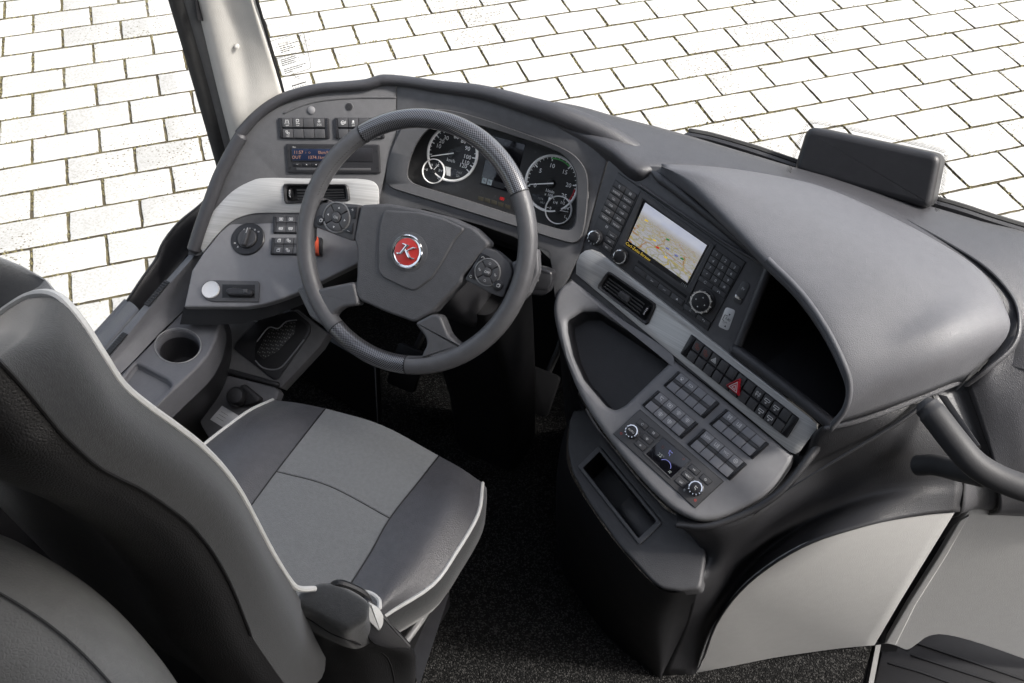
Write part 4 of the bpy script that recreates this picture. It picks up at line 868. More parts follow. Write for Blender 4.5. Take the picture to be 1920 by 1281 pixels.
mb.stroke(NV, [q0 + (rr_ + uu_) * r_ * .1, q0 + (rr_ + uu_) * r_ * .45], .0005, oo, 1); mb.stroke(NV, [q0 - (rr_ + uu_) * r_ * .1, q0 - (rr_ + uu_) * r_ * .45], .0005, oo, 1); mb.stroke(NV, [q0 + (rr_ - uu_) * r_ * .1, q0 + (rr_ - uu_) * r_ * .45], .0005, oo, 1); mb.stroke(NV, [q0 - (rr_ - uu_) * r_ * .1, q0 - (rr_ - uu_) * r_ * .45], .0005, oo, 1)
mb.build('arrow_marks', [M_WHITE, M_BLACK], o_)
# socket plate and height sticker
mb = MB(); mb.icon(NV, NV.loc(*c4((310, 502))[0], .0034), fs.r, .003, 'people', .0034, 0); mb.build('source_symbol', M_WHITE, nav)
us = part('usb_socket', NV, c4((1330, 905), (1390, 935), (1312, 1094), (1250, 1052)), -.002, .0022, M_SWDARK, con, bev=.0006, r=.006, off=.0022, marks=lambda m: m.text(NV, NV.loc(*c4((1334, 967))[0], .003), fs.r, .004, '5V', .0026))
us.data.materials.append(M_WHITE)
part('usb_port', NV, c4((1278, 1008), (1326, 1040), (1318, 1062), (1270, 1030)), .0015, .0034, M_CHROME, us, bev=.0008, off=.0034)
mb = MB(); fh = Q(NV, c4((1205, 1103), (1278, 1130), (1222, 1284), (1145, 1250)), .0012)
mb.slab(NV, fillet(ccw(fh.cell(0, 1, 0, 1)), .005), -.001, .0012, .0003); mb.text(NV, fh.at(.6, .5), fs.r, .0042, '3,80', .0016); mb.text(NV, fh.at(.56, .66), fs.r, .0035, 'm', .0016)
for dy, ic in ((.28, 'down'), (.85, 'up')): mb.icon(NV, fh.at(.6, dy), fs.r, .0026, ic, .0016)
mb.stroke(NV, [fh.at(.5, .36), fh.at(.2, .36), fh.at(.15, .6), fh.at(.3, .64)], .0009, .0016); mb.icon(NV, fh.at(.35, .7), fs.r, .002, 'ring', .0016); hs = mb.build('height_sticker', [M_STICK, M_INK], con); hs['label'] = 'silver sticker giving the vehicle height 3,80 m'
# long brushed trim
LT = [(1079, 514), (1080, 492), (1086, 478), (1096, 470), (1108, 468), (1124, 474), (1520, 785), (1531, 796), (1531, 806), (1498, 848), (1490, 852), (1480, 848)]
plate('brushed_trim', NV, LT, [VH2], .006, .008, M_ALU, con, bev=.002)
vent(con, NV, c4((318, 830), (684, 1085), (612, 1250), (232, 955)), 4, .885, slat=(.08, .86), label='air vent in the long brushed trim below the radio', base=.005, tab=(.36, .56, .42, .7))
IM = {(0, 0): M_BROWNT, (0, 1): M_BROWNT}
hz = bank('switch_block', con, NV, d5((128, 38), (1215, 885), (1090, 1085), (18, 232)), 11, {(0, 0): 'gear', (0, 1): 'gear', (0, 2): 'tri2', (0, 7): 'people', (0, 8): 'kneel', (0, 9): 'kneel', (1, 8): 'kneel', (1, 9): 'kneel'}, cap=.055, base=.006, imat=IM, label='long row of black rocker switches with red hazard button')
tri = d5((478, 548), (600, 480), (628, 485), (625, 640), (605, 660)); tri = d5((476, 550), (628, 476), (612, 664))
mb = MB(); tl = fillet(ccw(NV.L(tri, .018)), .003); mb.slab(NV, tl, .008, .018, .003); ctr = NV.loc(*d5((568, 567))[0], .018)
for k_ in (.55, .25):
    t2 = [tuple(Vector(ctr) + (Vector(p) - Vector(ctr)) * k_) for p in NV.L(tri, .018)]; mb.stroke(NV, t2, .0011, .0184, 1, True)
mb.build('hazard_button', [M_RED, M_WHITE], con)
# switch lobe
TRAY = c5((118, 112), (195, 62), (278, 62), (640, 300), (650, 335), (420, 555), (370, 580), (325, 560), (205, 420), (150, 300), (122, 175))
LOBE = [(1140, 575), (1240, 655), (1360, 750)] + [tuple(p) for p in cat([(1488, 853), (1482, 875), (1445, 922), (1400, 952), (1355, 972), (1318, 977), (1290, 970), (1250, 946), (1195, 890), (1135, 815), (1085, 737), (1055, 660), (1040, 605), (1037, 570), (1048, 540), (1072, 521)], 4)]
lobe, lps = plate('switch_lobe', CP, LOBE, [TRAY], .006, .05, M_SHELF, con, sm=0, r=0, bev=.011)
well('tray', CP, inset(lps[1], -.011), [(0.011, -.003), (.0115, -.02), (.013, -.04), (.016, -.046)], M_DARK, con, M_DARK)
SWI = dict(lens=True, capm=M_SWITCH, base=.006, cap=.07, hgt=.006)
bank('switch_block', con, CP, c6((600, 62), (962, 345), (820, 480), (468, 190)), 4, {(0, 0): 'tel', (0, 1): 'pill'}, label='grey switch block nearest the tray and trim, phone symbol', **SWI)
bank('switch_block', con, CP, c6((425, 228), (776, 520), (630, 655), (283, 358)), 4, {(0, 0): 'seat2', (0, 1): 'screen', (0, 2): 'air', (0, 3): 'air', (1, 1): 'air', (1, 2): 'air'}, label='grey switch block above the climate control', **SWI)
bank('switch_block', con, CP, c6((1010, 387), (1386, 695), (1240, 828), (862, 520)), 4, {(0, 0): 'people', (0, 1): 'cup'}, label='grey switch block beside the far end of the brushed trim', **SWI)
bank('switch_block', con, CP, c6((820, 557), (1195, 870), (1045, 1012), (672, 695)), 4, {(0, 0): '=230V', (0, 1): 'cup', (0, 2): '=WC', (0, 3): 'window'}, label='grey switch block lettered 230V and WC', **SWI)
fq = c6((273, 405), (985, 1018), (745, 1243), (47, 610)); f = Q(CP, fq, .0095)
mb = MB(); mb.slab(CP, inset(ccw(f.cell(0, 1, 0, 1)), -.001), 0, .0064, 0, 1); mb.slab(CP, f.cell(0, 1, 0, 1), .004, .0085, .0008); cc = mb.build('climate_control', [M_SWDARK, M_BLACK], con); cc['label'] = 'climate control panel with small lit screen and two knobs'
o_, q0, r_, oo = ringknob((208, 595), 58 / 4.575, cc, CP, cropf=c6, off=.0085); mb = MB(); mb.text(CP, q0, f.r, .0034, 'AUTO', oo, 0); mb.build('knob_text', M_WHITE, o_)
o_, q0, r_, oo = ringknob((755, 1080), 64 / 4.575, cc, CP, cropf=c6, off=.0085); mb = MB(); mb.icon(CP, q0, f.r, .0036, 'seat2', oo, 0); mb.build('knob_symbol', M_WHITE, o_)
for x, y, ic, t in ((295, 530, 'loop', None), (390, 605, 'people', None), (335, 655, 'air', None), (278, 710, 'snow', None), (738, 918, None, '%/0'), (683, 972, None, 'MENU'), (625, 1027, None, 'OFF'), (838, 1003, 'shield', None)):
    pbtn('climate_key', (x, y), (72, 62), (-34, 34), 1, 1, cc, CP, .0085, .0105, ic=ic, txt=t, cropf=c6, th=.0026)
sq = c6((470, 645), (705, 838), (540, 990), (325, 785)); g = Q(CP, sq, .009)
mb = MB(); mb.slab(CP, g.cell(0, 1, 0, 1), .008, .0092, .0003)
mb.text(CP, g.at(.33, .62), f.r, .006, '22°', .0096, 1); mb.icon(CP, g.at(.45, .3), f.r, .005, 'seat2', .0096, 2)
mb.stroke(CP, [tuple(Vector(g.at(.62, .86)) + Vector((f.r.x, f.r.y)) * x * .012 + Vector((-f.r.y, f.r.x)) * y * .012) for x, y in arc(0, 0, 1, 25, 150)], .0012, .0096, 2); mb.icon(CP, g.at(.85, .86), f.r, .003, 'fan', .0096, 1); mb.icon(CP, g.at(.85, .12), f.r, .002, 'ring', .0096, 3); mb.icon(CP, g.at(.2, .3), f.r, .003, 'loop', .0096, 3)
mb.build('climate_screen', [M_GLASSY, M_LCDT, M_BLUE, M_BROWNT], cc)
mb = MB(); A = ccw(CP.L(c6((462, 628), (712, 836), (542, 1000), (305, 780)), .0092)); B = ccw(CP.L(sq, .0092)); mb.rings([[CP.w(q, h) for q in pg] for pg, h in ((A, .0086), (A, .0102), (B, .0096))], 0, False, False); mb.build('screen_frame', M_SWDARK, cc, ang=20)
mb = MB()
for x, y, m_ in ((113, 608, 1), (653, 1092, 0), (748, 1180, 1)): q = CP.loc(*c6((x, y))[0], .0088); mb.icon(CP, q, f.r, .0022, 'ring' if m_ else 'seat2', .0088, m_, .0008)
mb.build('lamp_symbols', [M_WHITE, M_REDT], cc)
# storage recess and its lid
CAV = [(1440, 492), (1500, 548), (1548, 612), (1582, 680), (1594, 722), (1586, 765), (1556, 796), (1470, 728), (1382, 650), (1392, 612)]
cv = ccw(NV.L(CAV, -.002)); mb = MB()
dv = Vector((.06, .17, -.02))
r0 = [NV.w(q, -.002) for q in cv]; mb.rings([r0, [p + dv * .5 for p in r0], [p + dv + Vector((0, 0, 0)) for p in r0]], 0, False, True); mb.build('storage_recess', M_BLACK, con, ang=30)
fl = [NV.at(*p, -.006) for p in ((1388, 652), (1470, 722), (1552, 788), (1590, 745))]; mb = MB(); mb.poly([fl[0], fl[1], fl[2], fl[2] + dv * .95, fl[0] + dv * .95]); mb.build('recess_mat', M_DARK, con)
mb = MB(); mb.tube([NV.at(*p, .004) for p in cat([(1376, 655), (1390, 664), (1430, 694), (1480, 732), (1530, 772), (1556, 794)], 4)], .0105, 12); mb.build('recess_sill', M_TOP, con)
mb = MB(); mb.tube([NV.at(*p, .001) for p in cat([(1446, 487), (1440, 505), (1418, 560), (1400, 606), (1384, 646)], 4)], .0085, 12); mb.build('recess_post', M_TOP, con)
i_ = [(1240, 313, .955), (1300, 352, .958), (1370, 416, .957), (1440, 487, .952), (1500, 547, .944), (1547, 613, .928), (1581, 680, .90), (1593, 722, .872), (1586, 764, .835), (1562, 796, .79)]
o2 = [(1240, 309, .952), (1340, 313, .945), (1440, 327, .94), (1540, 350, .935), (1650, 397, .93), (1750, 450, .925), (1835, 508, .918), (1880, 575, .90), (1882, 630, .87), (1800, 714, .80)]
for k_, z_ in enumerate((.952, .955, .951, .944, .934, .918, .893, .866, .830, .79)): i_[k_] = (*i_[k_][:2], z_)
m1 = []; m2 = []
for (a, b_, c_), (d, e, g_) in zip(i_, o2):
    for lst, t, h in ((m1, .28, .012), (m2, .68, .020)): lst.append((a + (d - a) * t, b_ + (e - b_) * t, c_ + (g_ - c_) * t + h))
m1[0] = (1240, 312, .955); m2[0] = (1240, 310, .954); m1[-1] = (1630, 776, .80); m2[-1] = (1725, 743, .81); m1[-2] = (1655, 718, .864); m2[-2] = (1782, 670, .888); m1[-3] = (1668, 668, .898); m2[-3] = (1790, 612, .922)
drop = [(x + 2, y - 2, z - .02) for x, y, z in o2]; idr = [(x - 4, y + 3, z - .012) for x, y, z in i_]
rows = [[atZ(*p) for p in rw] for rw in (i_, m1, m2, o2)]
rows = [[p + Vector((0, 0, -.02)) for p in rows[0]]] + rows + [[p + Vector((.003, .004, -.03)) for p in rows[3]]]
bs_ = [[NV.at(*p[:2], -.003) for p in i_[:6]], [atZ(*p) + Vector((0, 0, -.03)) for p in o2[:6]]]; loft('lid_base', bs_, 3, M_TOP, con, kr=2)
mb = MB(); mb.tube([NV.at(*p, .003) for p in cat([(1222, 322), (1240, 336), (1268, 356), (1340, 412), (1400, 462), (1444, 498)], 5)], [.002, .004, .006, .007, .008] + [.009] * 21, 12); mb.build('hood_roll', M_TOP, con)
ld_ = loft('storage_lid', rows, 5, M_LID, con, th=.003); ld_['label'] = 'broad smooth grey lid arching over the storage recess'
mb = MB(); mb.tube(cat(rows[1][3:], 4), .005, 10); mb.build('lid_lip', M_LID, con)
# dash top around and beyond the lid
near = [(1040, 232, .945), (1100, 256, .945), (1145, 280, .945), (1196, 316, .938), (1240, 316, .935), (1340, 320, .925), (1440, 333, .92), (1540, 356, .915), (1648, 403, .91), (1746, 456, .905), (1830, 514, .895), (1874, 580, .875), (1876, 632, .845), (1846, 676, .815)]
far = [(1040, 190, .94), (1095, 201, .935), (1147, 216, .93), (1225, 236, .92), (1300, 257, .91), (1400, 287, .9), (1487, 313, .89), (1600, 345, .885), (1745, 387, .88), (1840, 415, .875), (1960, 452, .87), (2040, 560, .86), (2040, 640, .86), (2040, 720, .82)]
md_ = [((a + d) / 2, (b_ + e) / 2, (c_ + g_) / 2 + .010) for (a, b_, c_), (d, e, g_) in zip(near, far)]
rows = [[atZ(*p) for p in rw] for rw in (near, md_, far)]; rows = [[p + Vector((0, 0, -.03)) for p in rows[0]]] + rows + [[p + Vector((0, .012, -.05)) for p in rows[2]]]
dt = loft('dash_top', rows, 4, M_TOP, dash)
mb = MB(); gp = [(1700, 414), (1770, 452), (1850, 503), (1900, 560), (1912, 610), (1898, 652), (1850, 694), (1812, 722)]; mb.tube(cat([atZ(x, y, z) for (x, y), z in zip(gp, (.905, .904, .90, .885, .872, .852, .825, .79))], 5), .006, 10, ell=.6); mb.build('edge_bead', M_TOP, dash)
# flared body from lobe to wall
GP = PL(atZ(1160, 920, .45), nrm(-35, 66))
CRP = plane3(atZ(1305, 1262, 0), atZ(1640, 1210, .02), atZ(1790, 963, .60))      # flat wall panel beside the console
FL = [[(1275, 985, .545), (1318, 1035, .47), (1308, 1104, .452), (1284, 1178, .22), (1240, 1267, 0)], [(1345, 985, .565), (1352, 1035, .50), (1337, 1100, .415), (1320, 1168, .23), (1304, 1263, .0)], [(1410, 962, .585), (1400, 1020, .51), (1380, 1076, .41), (1340, 1172, .18)],
      [(1474, 905, .62), (1468, 965, .555), (1442, 1025, .465), (1400, 1094, .33)], [(1512, 858, .66), (1540, 915, .60), (1530, 968, .54), (1500, 1026, .45)], [(1546, 806, .72), (1610, 870, .665), (1622, 925, .605), (1610, 989, .53)], [(1650, 776, .755), (1690, 845, .705), (1712, 902, .65), (1722, 968, .58)], [(1745, 741, .775), (1790, 820, .725), (1805, 895, .665), (1800, 960, .61)]]
rows = [[atZ(*p) for p in r_] for r_ in FL]
for k_ in range(1, 8): rows[k_][-1] = CRP.at(*FL[k_][-1][:2], .004)
for k_ in range(2, 8): rows[k_].insert(3, rows[k_][2].lerp(rows[k_][3], .5) + Vector((0, 0, .004)))
rows[0][1] = GP.at(1316, 1035, -.012); rows[0][2] = GP.at(1304, 1102, -.016)
rows = [[r_[0] + Vector((-.02, .045, -.035)) * (1 if i < 5 else .2)] + r_ for i, r_ in enumerate(rows)]
loft('flared_body', rows, 5, M_FLARE, con, th=.004)
mb = MB(); mb.tube(cat([atZ(*p) for p in ((1740, 752, .782), (1690, 790, .755), (1620, 832, .719), (1540, 880, .672), (1460, 930, .62), (1390, 985, .56))], 4), [.0045 - .0002 * i for i in range(21)], 8); mb.build('body_crease', M_FLARE, con)
mb = MB(); mb.tube(cat([NV.at(1560, 786, -.004), NV.at(1553, 806, -.004), NV.at(1532, 838, -.004), atZ(1510, 868, .662), atZ(1474, 912, .632), atZ(1430, 946, .606), atZ(1375, 972, .586), atZ(1320, 988, .568), atZ(1270, 985, .55)], 4), [.009 - .00012 * i for i in range(33)], 10); mb.build('trim_shoulder', M_FLARE, con)
mb = MB(); mb.tube(cat([atZ(*p) for p in ((1548, 803, .765), (1600, 792, .775), (1660, 772, .785), (1745, 738, .795), (1800, 716, .79))], 4), .0045, 8); mb.build('lid_ledge', M_TOP, con)
# lower ledge with side pocket
PK = b3((222, 128), (466, 425), (380, 508), (142, 205))
LG = [(1085, 742), (1120, 800), (1190, 890), (1250, 955), (1320, 992), (1324, 1036), (1313, 1103), (1275, 1108), (1240, 1103), (1222, 1090), (1160, 1022), (1105, 945), (1072, 885), (1063, 840), (1066, 790)]
led, l2 = plate('pocket_ledge', GP, LG, [PK], 0, .03, mat('charcoal ledge plastic', (.042, .042, .045), .48, bump=.5, bs=420, kind='cells', var=.1), con, r=.008, bev=.006)
fk = Q(GP, PK, .001); mb = MB(); A = fillet(ccw(fk.cell(-.02, 1.02, -.03, 1.03)), .004); B = fillet(ccw(fk.cell(.035, .965, .09, .91)), .003)
mb.rings([[GP.w(q, h) for q in pg] for pg, h in ((A, -.002), (A, .002), (inset(A, .0015), .003), (inset(B, -.001), .0026), (B, .001))], 0, False, False); mb.rings([[GP.w(q, h) for q in pg] for pg, h in ((B, .001), (inset(B, .001), -.004), (inset(B, .002), -.06))], 1, False, True); pk = mb.build('side_pocket', [M_PANEL, M_BLACK], con, ang=30)
mb = MB(); mb.slab(GP, fk.cell(.5, .95, .1, .9), -.06, -.035, .006); mb.slab(GP, fk.cell(.04, .5, .1, .9), -.0595, -.058, 0, 1); mb.build('pocket_step', [M_GLOSS, M_BLACK], pk)
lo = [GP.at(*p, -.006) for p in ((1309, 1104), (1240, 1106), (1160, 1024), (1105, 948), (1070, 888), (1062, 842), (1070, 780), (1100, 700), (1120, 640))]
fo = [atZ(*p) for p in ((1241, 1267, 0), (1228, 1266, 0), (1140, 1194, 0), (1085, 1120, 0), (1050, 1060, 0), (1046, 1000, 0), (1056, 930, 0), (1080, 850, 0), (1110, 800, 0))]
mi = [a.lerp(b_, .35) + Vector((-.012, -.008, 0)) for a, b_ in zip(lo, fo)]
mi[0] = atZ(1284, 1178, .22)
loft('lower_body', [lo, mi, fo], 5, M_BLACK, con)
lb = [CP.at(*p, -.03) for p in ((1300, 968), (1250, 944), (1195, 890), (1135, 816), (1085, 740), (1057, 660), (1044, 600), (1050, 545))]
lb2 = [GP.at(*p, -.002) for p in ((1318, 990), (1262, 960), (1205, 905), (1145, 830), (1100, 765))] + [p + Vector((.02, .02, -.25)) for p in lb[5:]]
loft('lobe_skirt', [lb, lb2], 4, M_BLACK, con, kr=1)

# ================================================================ STEERING WHEEL
WT = 40; WC = CAM + ray(772.5, 455) * 1.80
WP = PL(WC, nrm(0, WT)); RW, RT = .2215, .0172
def wang(px): q = WP.loc(*px); return math.degrees(math.atan2(q[1], q[0]))
wh = thing('steering_wheel', WC, 'four spoke leather steering wheel with carbon inlays and red badge', 'steering wheel')
def torus(name, a0, a1, rt, mt, n, par, seg=20, uvs=None, flat=1.0, v0=0, v1=360):
    mb = MB(); rows = []; full = abs(v1 - v0) >= 360
    for i in range(n + 1):
        a = rad(a0 + (a1 - a0) * i / n); d = WP.u * math.cos(a) + WP.v * math.sin(a); c = WC + d * RW
        rows.append([c + (d * math.cos(rad(v0 + (v1 - v0) * k / seg)) + WP.n * math.sin(rad(v0 + (v1 - v0) * k / seg)) * flat) * rt for k in range(seg + 1)])
    ids = [mb.add(r) for r in rows]
    for i in range(n):
        for k in range(seg):
            uv = None
            if uvs: uv = [(i * uvs[0] / n, k * uvs[1] / seg), (i * uvs[0] / n, (k + 1) * uvs[1] / seg), ((i + 1) * uvs[0] / n, (k + 1) * uvs[1] / seg), ((i + 1) * uvs[0] / n, k * uvs[1] / seg)]
            mb.face((ids[i][k], ids[i][k + 1], ids[i + 1][k + 1], ids[i + 1][k]), 0, uv)
    if full: mb.face(ids[0][:-1]); mb.face(list(reversed(ids[-1][:-1])))
    return mb.build(name, mt, par, ang=50)
aT0, aT1 = wang(c7((375, 130))[0]), wang(c7((1128, 385))[0]); aB0, aB1 = wang(c7((212, 1060))[0]), wang(c7((575, 1200))[0])
if aB0 > 0: aB0 -= 360
if aB1 > 0: aB1 -= 360
ln = lambda a, b: abs(a - b) * math.pi / 180 * RW / .0023
torus('carbon_inlay', aT1, aT0, RT + .0004, M_CARBON, 60, wh, uvs=(ln(aT0, aT1), 46)); torus('carbon_inlay', aB0, aB1, RT + .0004, M_CARBON, 30, wh, uvs=(ln(aB0, aB1), 46))
torus('leather_rim', aT0 - 360, aB0, RT, M_RIM, 40, wh); torus('leather_rim', aB1, aT1, RT, M_RIM, 44, wh)
for a in (aT0, aT1, aB0, aB1): torus('rim_joint', a - .3, a + .3, RT + .0008, M_BLACK, 1, wh)
for a0, a1 in ((aT0 + 1, aT0 + 38), (aB1 + 2, aB1 + 14)):
    mb = MB()
    for i in range(26):
        a = rad(a0 + (a1 - a0) * i / 25); d = WP.u * math.cos(a) + WP.v * math.sin(a); t = (-WP.u * math.sin(a) + WP.v * math.cos(a)); c = WC + d * (RW - RT * .8) + WP.n * RT * .62
        mb.tube([c - t * .0012 - WP.n * .0012, c + t * .0012 + WP.n * .0012], .0006, 5)
    mb.build('stitching', M_BLACK, wh)
HB = c7((352, 446), (480, 441), (620, 466), (780, 506), (900, 560), (972, 632), (842, 790), (838, 818), (722, 935), (700, 962), (612, 1012), (480, 965), (345, 905), (320, 862), (333, 800), (335, 660), (320, 612))
hub = part('airbag_cover', WP, HB, -.022, .006, M_HUB, wh, bev=.006, r=.008, off=.002, k=3); hub['label'] = 'grained hub cover with embossed shield'
part('embossed_shield', WP, c7((458, 470), (620, 480), (750, 512), (850, 560), (800, 615), (740, 722), (690, 800), (620, 852), (598, 860), (560, 848), (450, 795), (430, 760), (430, 640), (438, 540)), .004, .0095, M_HUB, hub, bev=.004, r=.008, off=.0095, k=3)
part('hub_underside', WP, [(x * .93 + 54, y * .93 + 33) for x, y in HB], -.06, -.02, M_BLACK, wh, bev=0)
bc = c7((573, 672))[0]
part('badge_seat', WP, [(bc[0] + math.cos(i * .2618) * 38, bc[1] + math.sin(i * .2618) * 38) for i in range(24)], .008, .0102, M_HUB, hub, bev=.001)
bd, b_c, b_r = knob('badge', WP, bc, 29.5, [([(1, 0), (1, .002), (.94, .0036), (.85, .0036), (.8, .0028), (.78, .0022)], 0), ([(.79, .0024), (.5, .0036), (.02, .004)], 1)], [M_CHROME, M_BADGE], wh, off=.010); bd['label'] = 'round red badge with a chrome letter K'
KC = crop(700, 400, 10.675); kf = Q(WP, KC((450, 560), (900, 690), (830, 940), (440, 860)), .0148)
mb = MB()
for pg in (((565, 610), (590, 595), (720, 640), (715, 660), (690, 665), (590, 790), (560, 820), (500, 825), (455, 800), (460, 780), (520, 790), (640, 640)), ((625, 735), (660, 740), (790, 672), (880, 700), (780, 720), (690, 755), (700, 800), (740, 880), (825, 905), (800, 925), (730, 920), (680, 880), (640, 790))):
    mb.slab(WP, WP.L(KC(*pg), .0165), .012, .0165, .0008)
mb.build('letter_k', M_CHROME, bd)
# button pods and spokes
lpod = part('button_pod', WP, c7((128, 480), (155, 440), (200, 432), (343, 446), (318, 622), (285, 612), (108, 545), (112, 510)), -.018, .004, M_SWDARK, wh, bev=.003, r=.006, off=.004)
rpod = part('button_pod', WP, c7((942, 648), (1000, 668), (1062, 722), (1076, 775), (1032, 893), (985, 878), (846, 806)), -.018, .004, M_SWDARK, wh, bev=.003, r=.006, off=.004)
lpod['label'] = 'left pod with arrow keys round an OK button'; rpod['label'] = 'right pod with phone keys round an OFF button'
wr_ = Vector(WP.loc(*c7((960, 770))[0])) - Vector(WP.loc(*c7((235, 507))[0])); wr_.normalize(); wu = Vector((-wr_.y, wr_.x))
for par, c_, rp, t0, ics in ((lpod, (235, 507), 58, 'OK', ('up', 'left', 'down', 'right')), (rpod, (960, 770), 55, 'OFF', ('ring', 'gear', 'ring', 'gear'))):
    p_ = c7(c_)[0]; q0 = Vector(WP.loc(*p_, .006)); r_ = (WP.at(p_[0] + rp / 2.562, p_[1], .005) - WP.at(*p_, .005)).length
    mb = MB(); mb.lathe(WP.at(*p_, .0035), WP.n, [(r_ * 1.03, .001), (.001, .0016)], 30); mb.lathe(WP.at(*p_, .0035), WP.n, [(r_ * 1.16, 0), (r_ * 1.15, .0024), (r_ * 1.09, .003), (r_ * 1.03, .0022), (r_ * 1.02, 0)], 36, 1, False); mb.build('key_ring_base', [M_BLACK, M_EDGE], par)
    for k in range(4):
        sec = [(math.cos(rad(a)), math.sin(rad(a))) for a in [48 + 90 * k + j * 12 for j in range(8)]]
        pg = [tuple(q0 + (wr_ * x + wu * y) * r_) for x, y in sec] + [tuple(q0 + (wr_ * x + wu * y) * r_ * .42) for x, y in reversed(sec)]
        mb = MB(); mb.slab(WP, pg, .004, .0078, .0006); a = rad(90 + 90 * k); mb.icon(WP, q0 + (wr_ * math.cos(a) + wu * math.sin(a)) * r_ * .72, wr_, r_ * .11, ics[k], .0081); mb.build('arrow_key', [M_SWDARK, M_WHITE], par)
    mb = MB(); mb.lathe(WP.at(*p_, .004), WP.n, [(r_ * .38, 0), (r_ * .38, .004), (r_ * .3, .005), (.0005, .0054)], 20); mb.text(WP, q0, wr_, r_ * .2, t0, .0098); mb.build('centre_key', [M_SWDARK, M_WHITE], par)
def wkey(pg, par, ic, c_): 
    mb = MB(); mb.slab(WP, WP.L(c7(*pg), .0062), .003, .0062, .0007)
    if ic: mb.icon(WP, WP.loc(*c7(c_)[0], .0066), wr_, .003, ic, .0066)
    mb.build('corner_key', [M_GLOSS, M_WHITE], par)
wkey(((284, 456), (330, 458), (325, 512), (312, 514)), lpod, 'plus', (310, 470)); wkey(((312, 532), (308, 588), (258, 570), (300, 552)), lpod, 'minus', (290, 572))
wkey(((930, 676), (970, 696), (925, 715), (905, 722)), rpod, 'phone', (937, 698)); wkey(((885, 745), (898, 770), (895, 808), (860, 795)), rpod, 'loop', (878, 790))
for par, c_, ic in ((lpod, (158, 521), 'page'), (rpod, (1010, 834), 'page')):
    p_ = c7(c_)[0]; mb = MB(); mb.lathe(WP.at(*p_, .003), WP.n, [(.0098, 0), (.0098, .0025), (.008, .0036), (.0005, .003)], 20); mb.icon(WP, WP.loc(*p_, .007), wr_, .0038, ic, .0069); mb.build('round_key', [M_GLOSS, M_WHITE], par)
SPK = dict(bev=.006, r=.008, off=.004, k=4)
part('spoke', WP, c7((45, 610), (42, 500), (90, 430), (150, 408), (205, 432), (155, 441), (128, 482), (110, 560), (112, 620), (70, 640)), -.016, .0, M_RIM, wh, **SPK)
part('spoke', WP, c7((1035, 893), (1078, 775), (1062, 722), (1110, 705), (1195, 650), (1200, 770), (1150, 880), (1080, 940)), -.016, .0, M_RIM, wh, **SPK)
part('spoke', WP, c7((322, 815), (346, 928), (262, 940), (222, 972), (215, 1060), (110, 985), (45, 850), (70, 830), (150, 850)), -.014, .010, M_RIM, wh, **SPK)
part('spoke', WP, c7((612, 1014), (700, 968), (738, 978), (775, 1070), (815, 1108), (850, 1125), (760, 1185), (640, 1190), (655, 1150), (672, 1120), (665, 1080)), -.014, .010, M_RIM, wh, **SPK)

# ================================================================ STEERING COLUMN
col = thing('steering_column', Vector((-.78, 1.22, 0)), 'black steering column housing standing on the carpet behind the wheel', 'steering column')
def boxring(c, ax, ay, w_, h_, r, n=5):
    q = fillet(ccw([(-w_, -h_), (w_, -h_), (w_, h_), (-w_, h_)]), r, n); return [c + ax * x + ay * y for x, y in q]
U_, V_, N_ = WP.u, WP.v, WP.n
mb = MB(); mb.rings([boxring(WC - N_ * d + V_ * y, U_, V_, w_, h_, .03) for d, y, w_, h_ in ((.05, -.01, .05, .05), (.07, -.02, .075, .065), (.11, -.035, .09, .075), (.16, -.05, .095, .08), (.22, -.06, .095, .085))], 0, True, True); mb.build('upper_cowl', M_DARK, col)
X0, Y0 = Vector((1, 0, 0)), Vector((0, 1, 0)); ft = atZ(945, 838, 0)
mb = MB(); mb.rings([boxring(Vector(c_), X0, Y0, w_, h_, .03) for c_, w_, h_ in (((-.715, 1.335, .0), .085, .062), ((-.715, 1.335, .03), .088, .064), ((-.72, 1.33, .2), .09, .068), ((-.735, 1.31, .42), .095, .08), ((-.75, 1.28, .62), .10, .10))], 0, True, True); mb.build('lower_pillar', M_BLACK, col)
stp = PL(atZ(1010, 525, .765), nrm(10, 35))
part('stalk_lever', stp, [(985, 497), (1020, 503), (1036, 510), (1036, 530), (1028, 550), (1015, 556), (985, 553)], -.03, .0, [M_GLOSS], col, bev=.006, r=.006, off=0, k=3)
mb = MB(); a_ = stp.loc(1008, 524); mb.slab(stp, stp.L([(988, 511), (1033, 515), (1027, 543), (984, 540)], .001), -.001, .0012, .0006); mb.text(stp, stp.loc(1004, 524, .001), (1, -.1), .0035, 'I-III A-III', .0016, 1, .8); mb.build('stalk_switch', [M_DARK, M_WHITE], col)
# pedals
for (x, y, z), lb_ in (((1010, 735, .12), 'faint black accelerator pedal right of the steering column'), ((760, 690, .14), 'black brake pedal in the shadow below the wheel rim')):
    p_ = thing('pedal', atZ(x, y, z) + Vector((0, .05, -.06)), lb_, 'pedal'); pp = PL(atZ(x, y, z), nrm(0, 40)); c_ = pp.loc(x, y)
    mb = MB(); mb.slab(pp, fillet(ccw([(c_[0] + a, c_[1] + b_) for a, b_ in ((-.04, -.055), (.04, -.055), (.04, .055), (-.04, .055))]), .012), -.012, 0, .003, 0, True); mb.build('pad', M_BLACK, p_)
    mb = MB(); mb.tube([pp.w(c_, -.01), pp.w(c_, -.01) + Vector((0, .1, .06)), pp.w(c_, -.01) + Vector((0, .2, .2))], .009, 8); mb.build('arm', M_BLACK, p_)

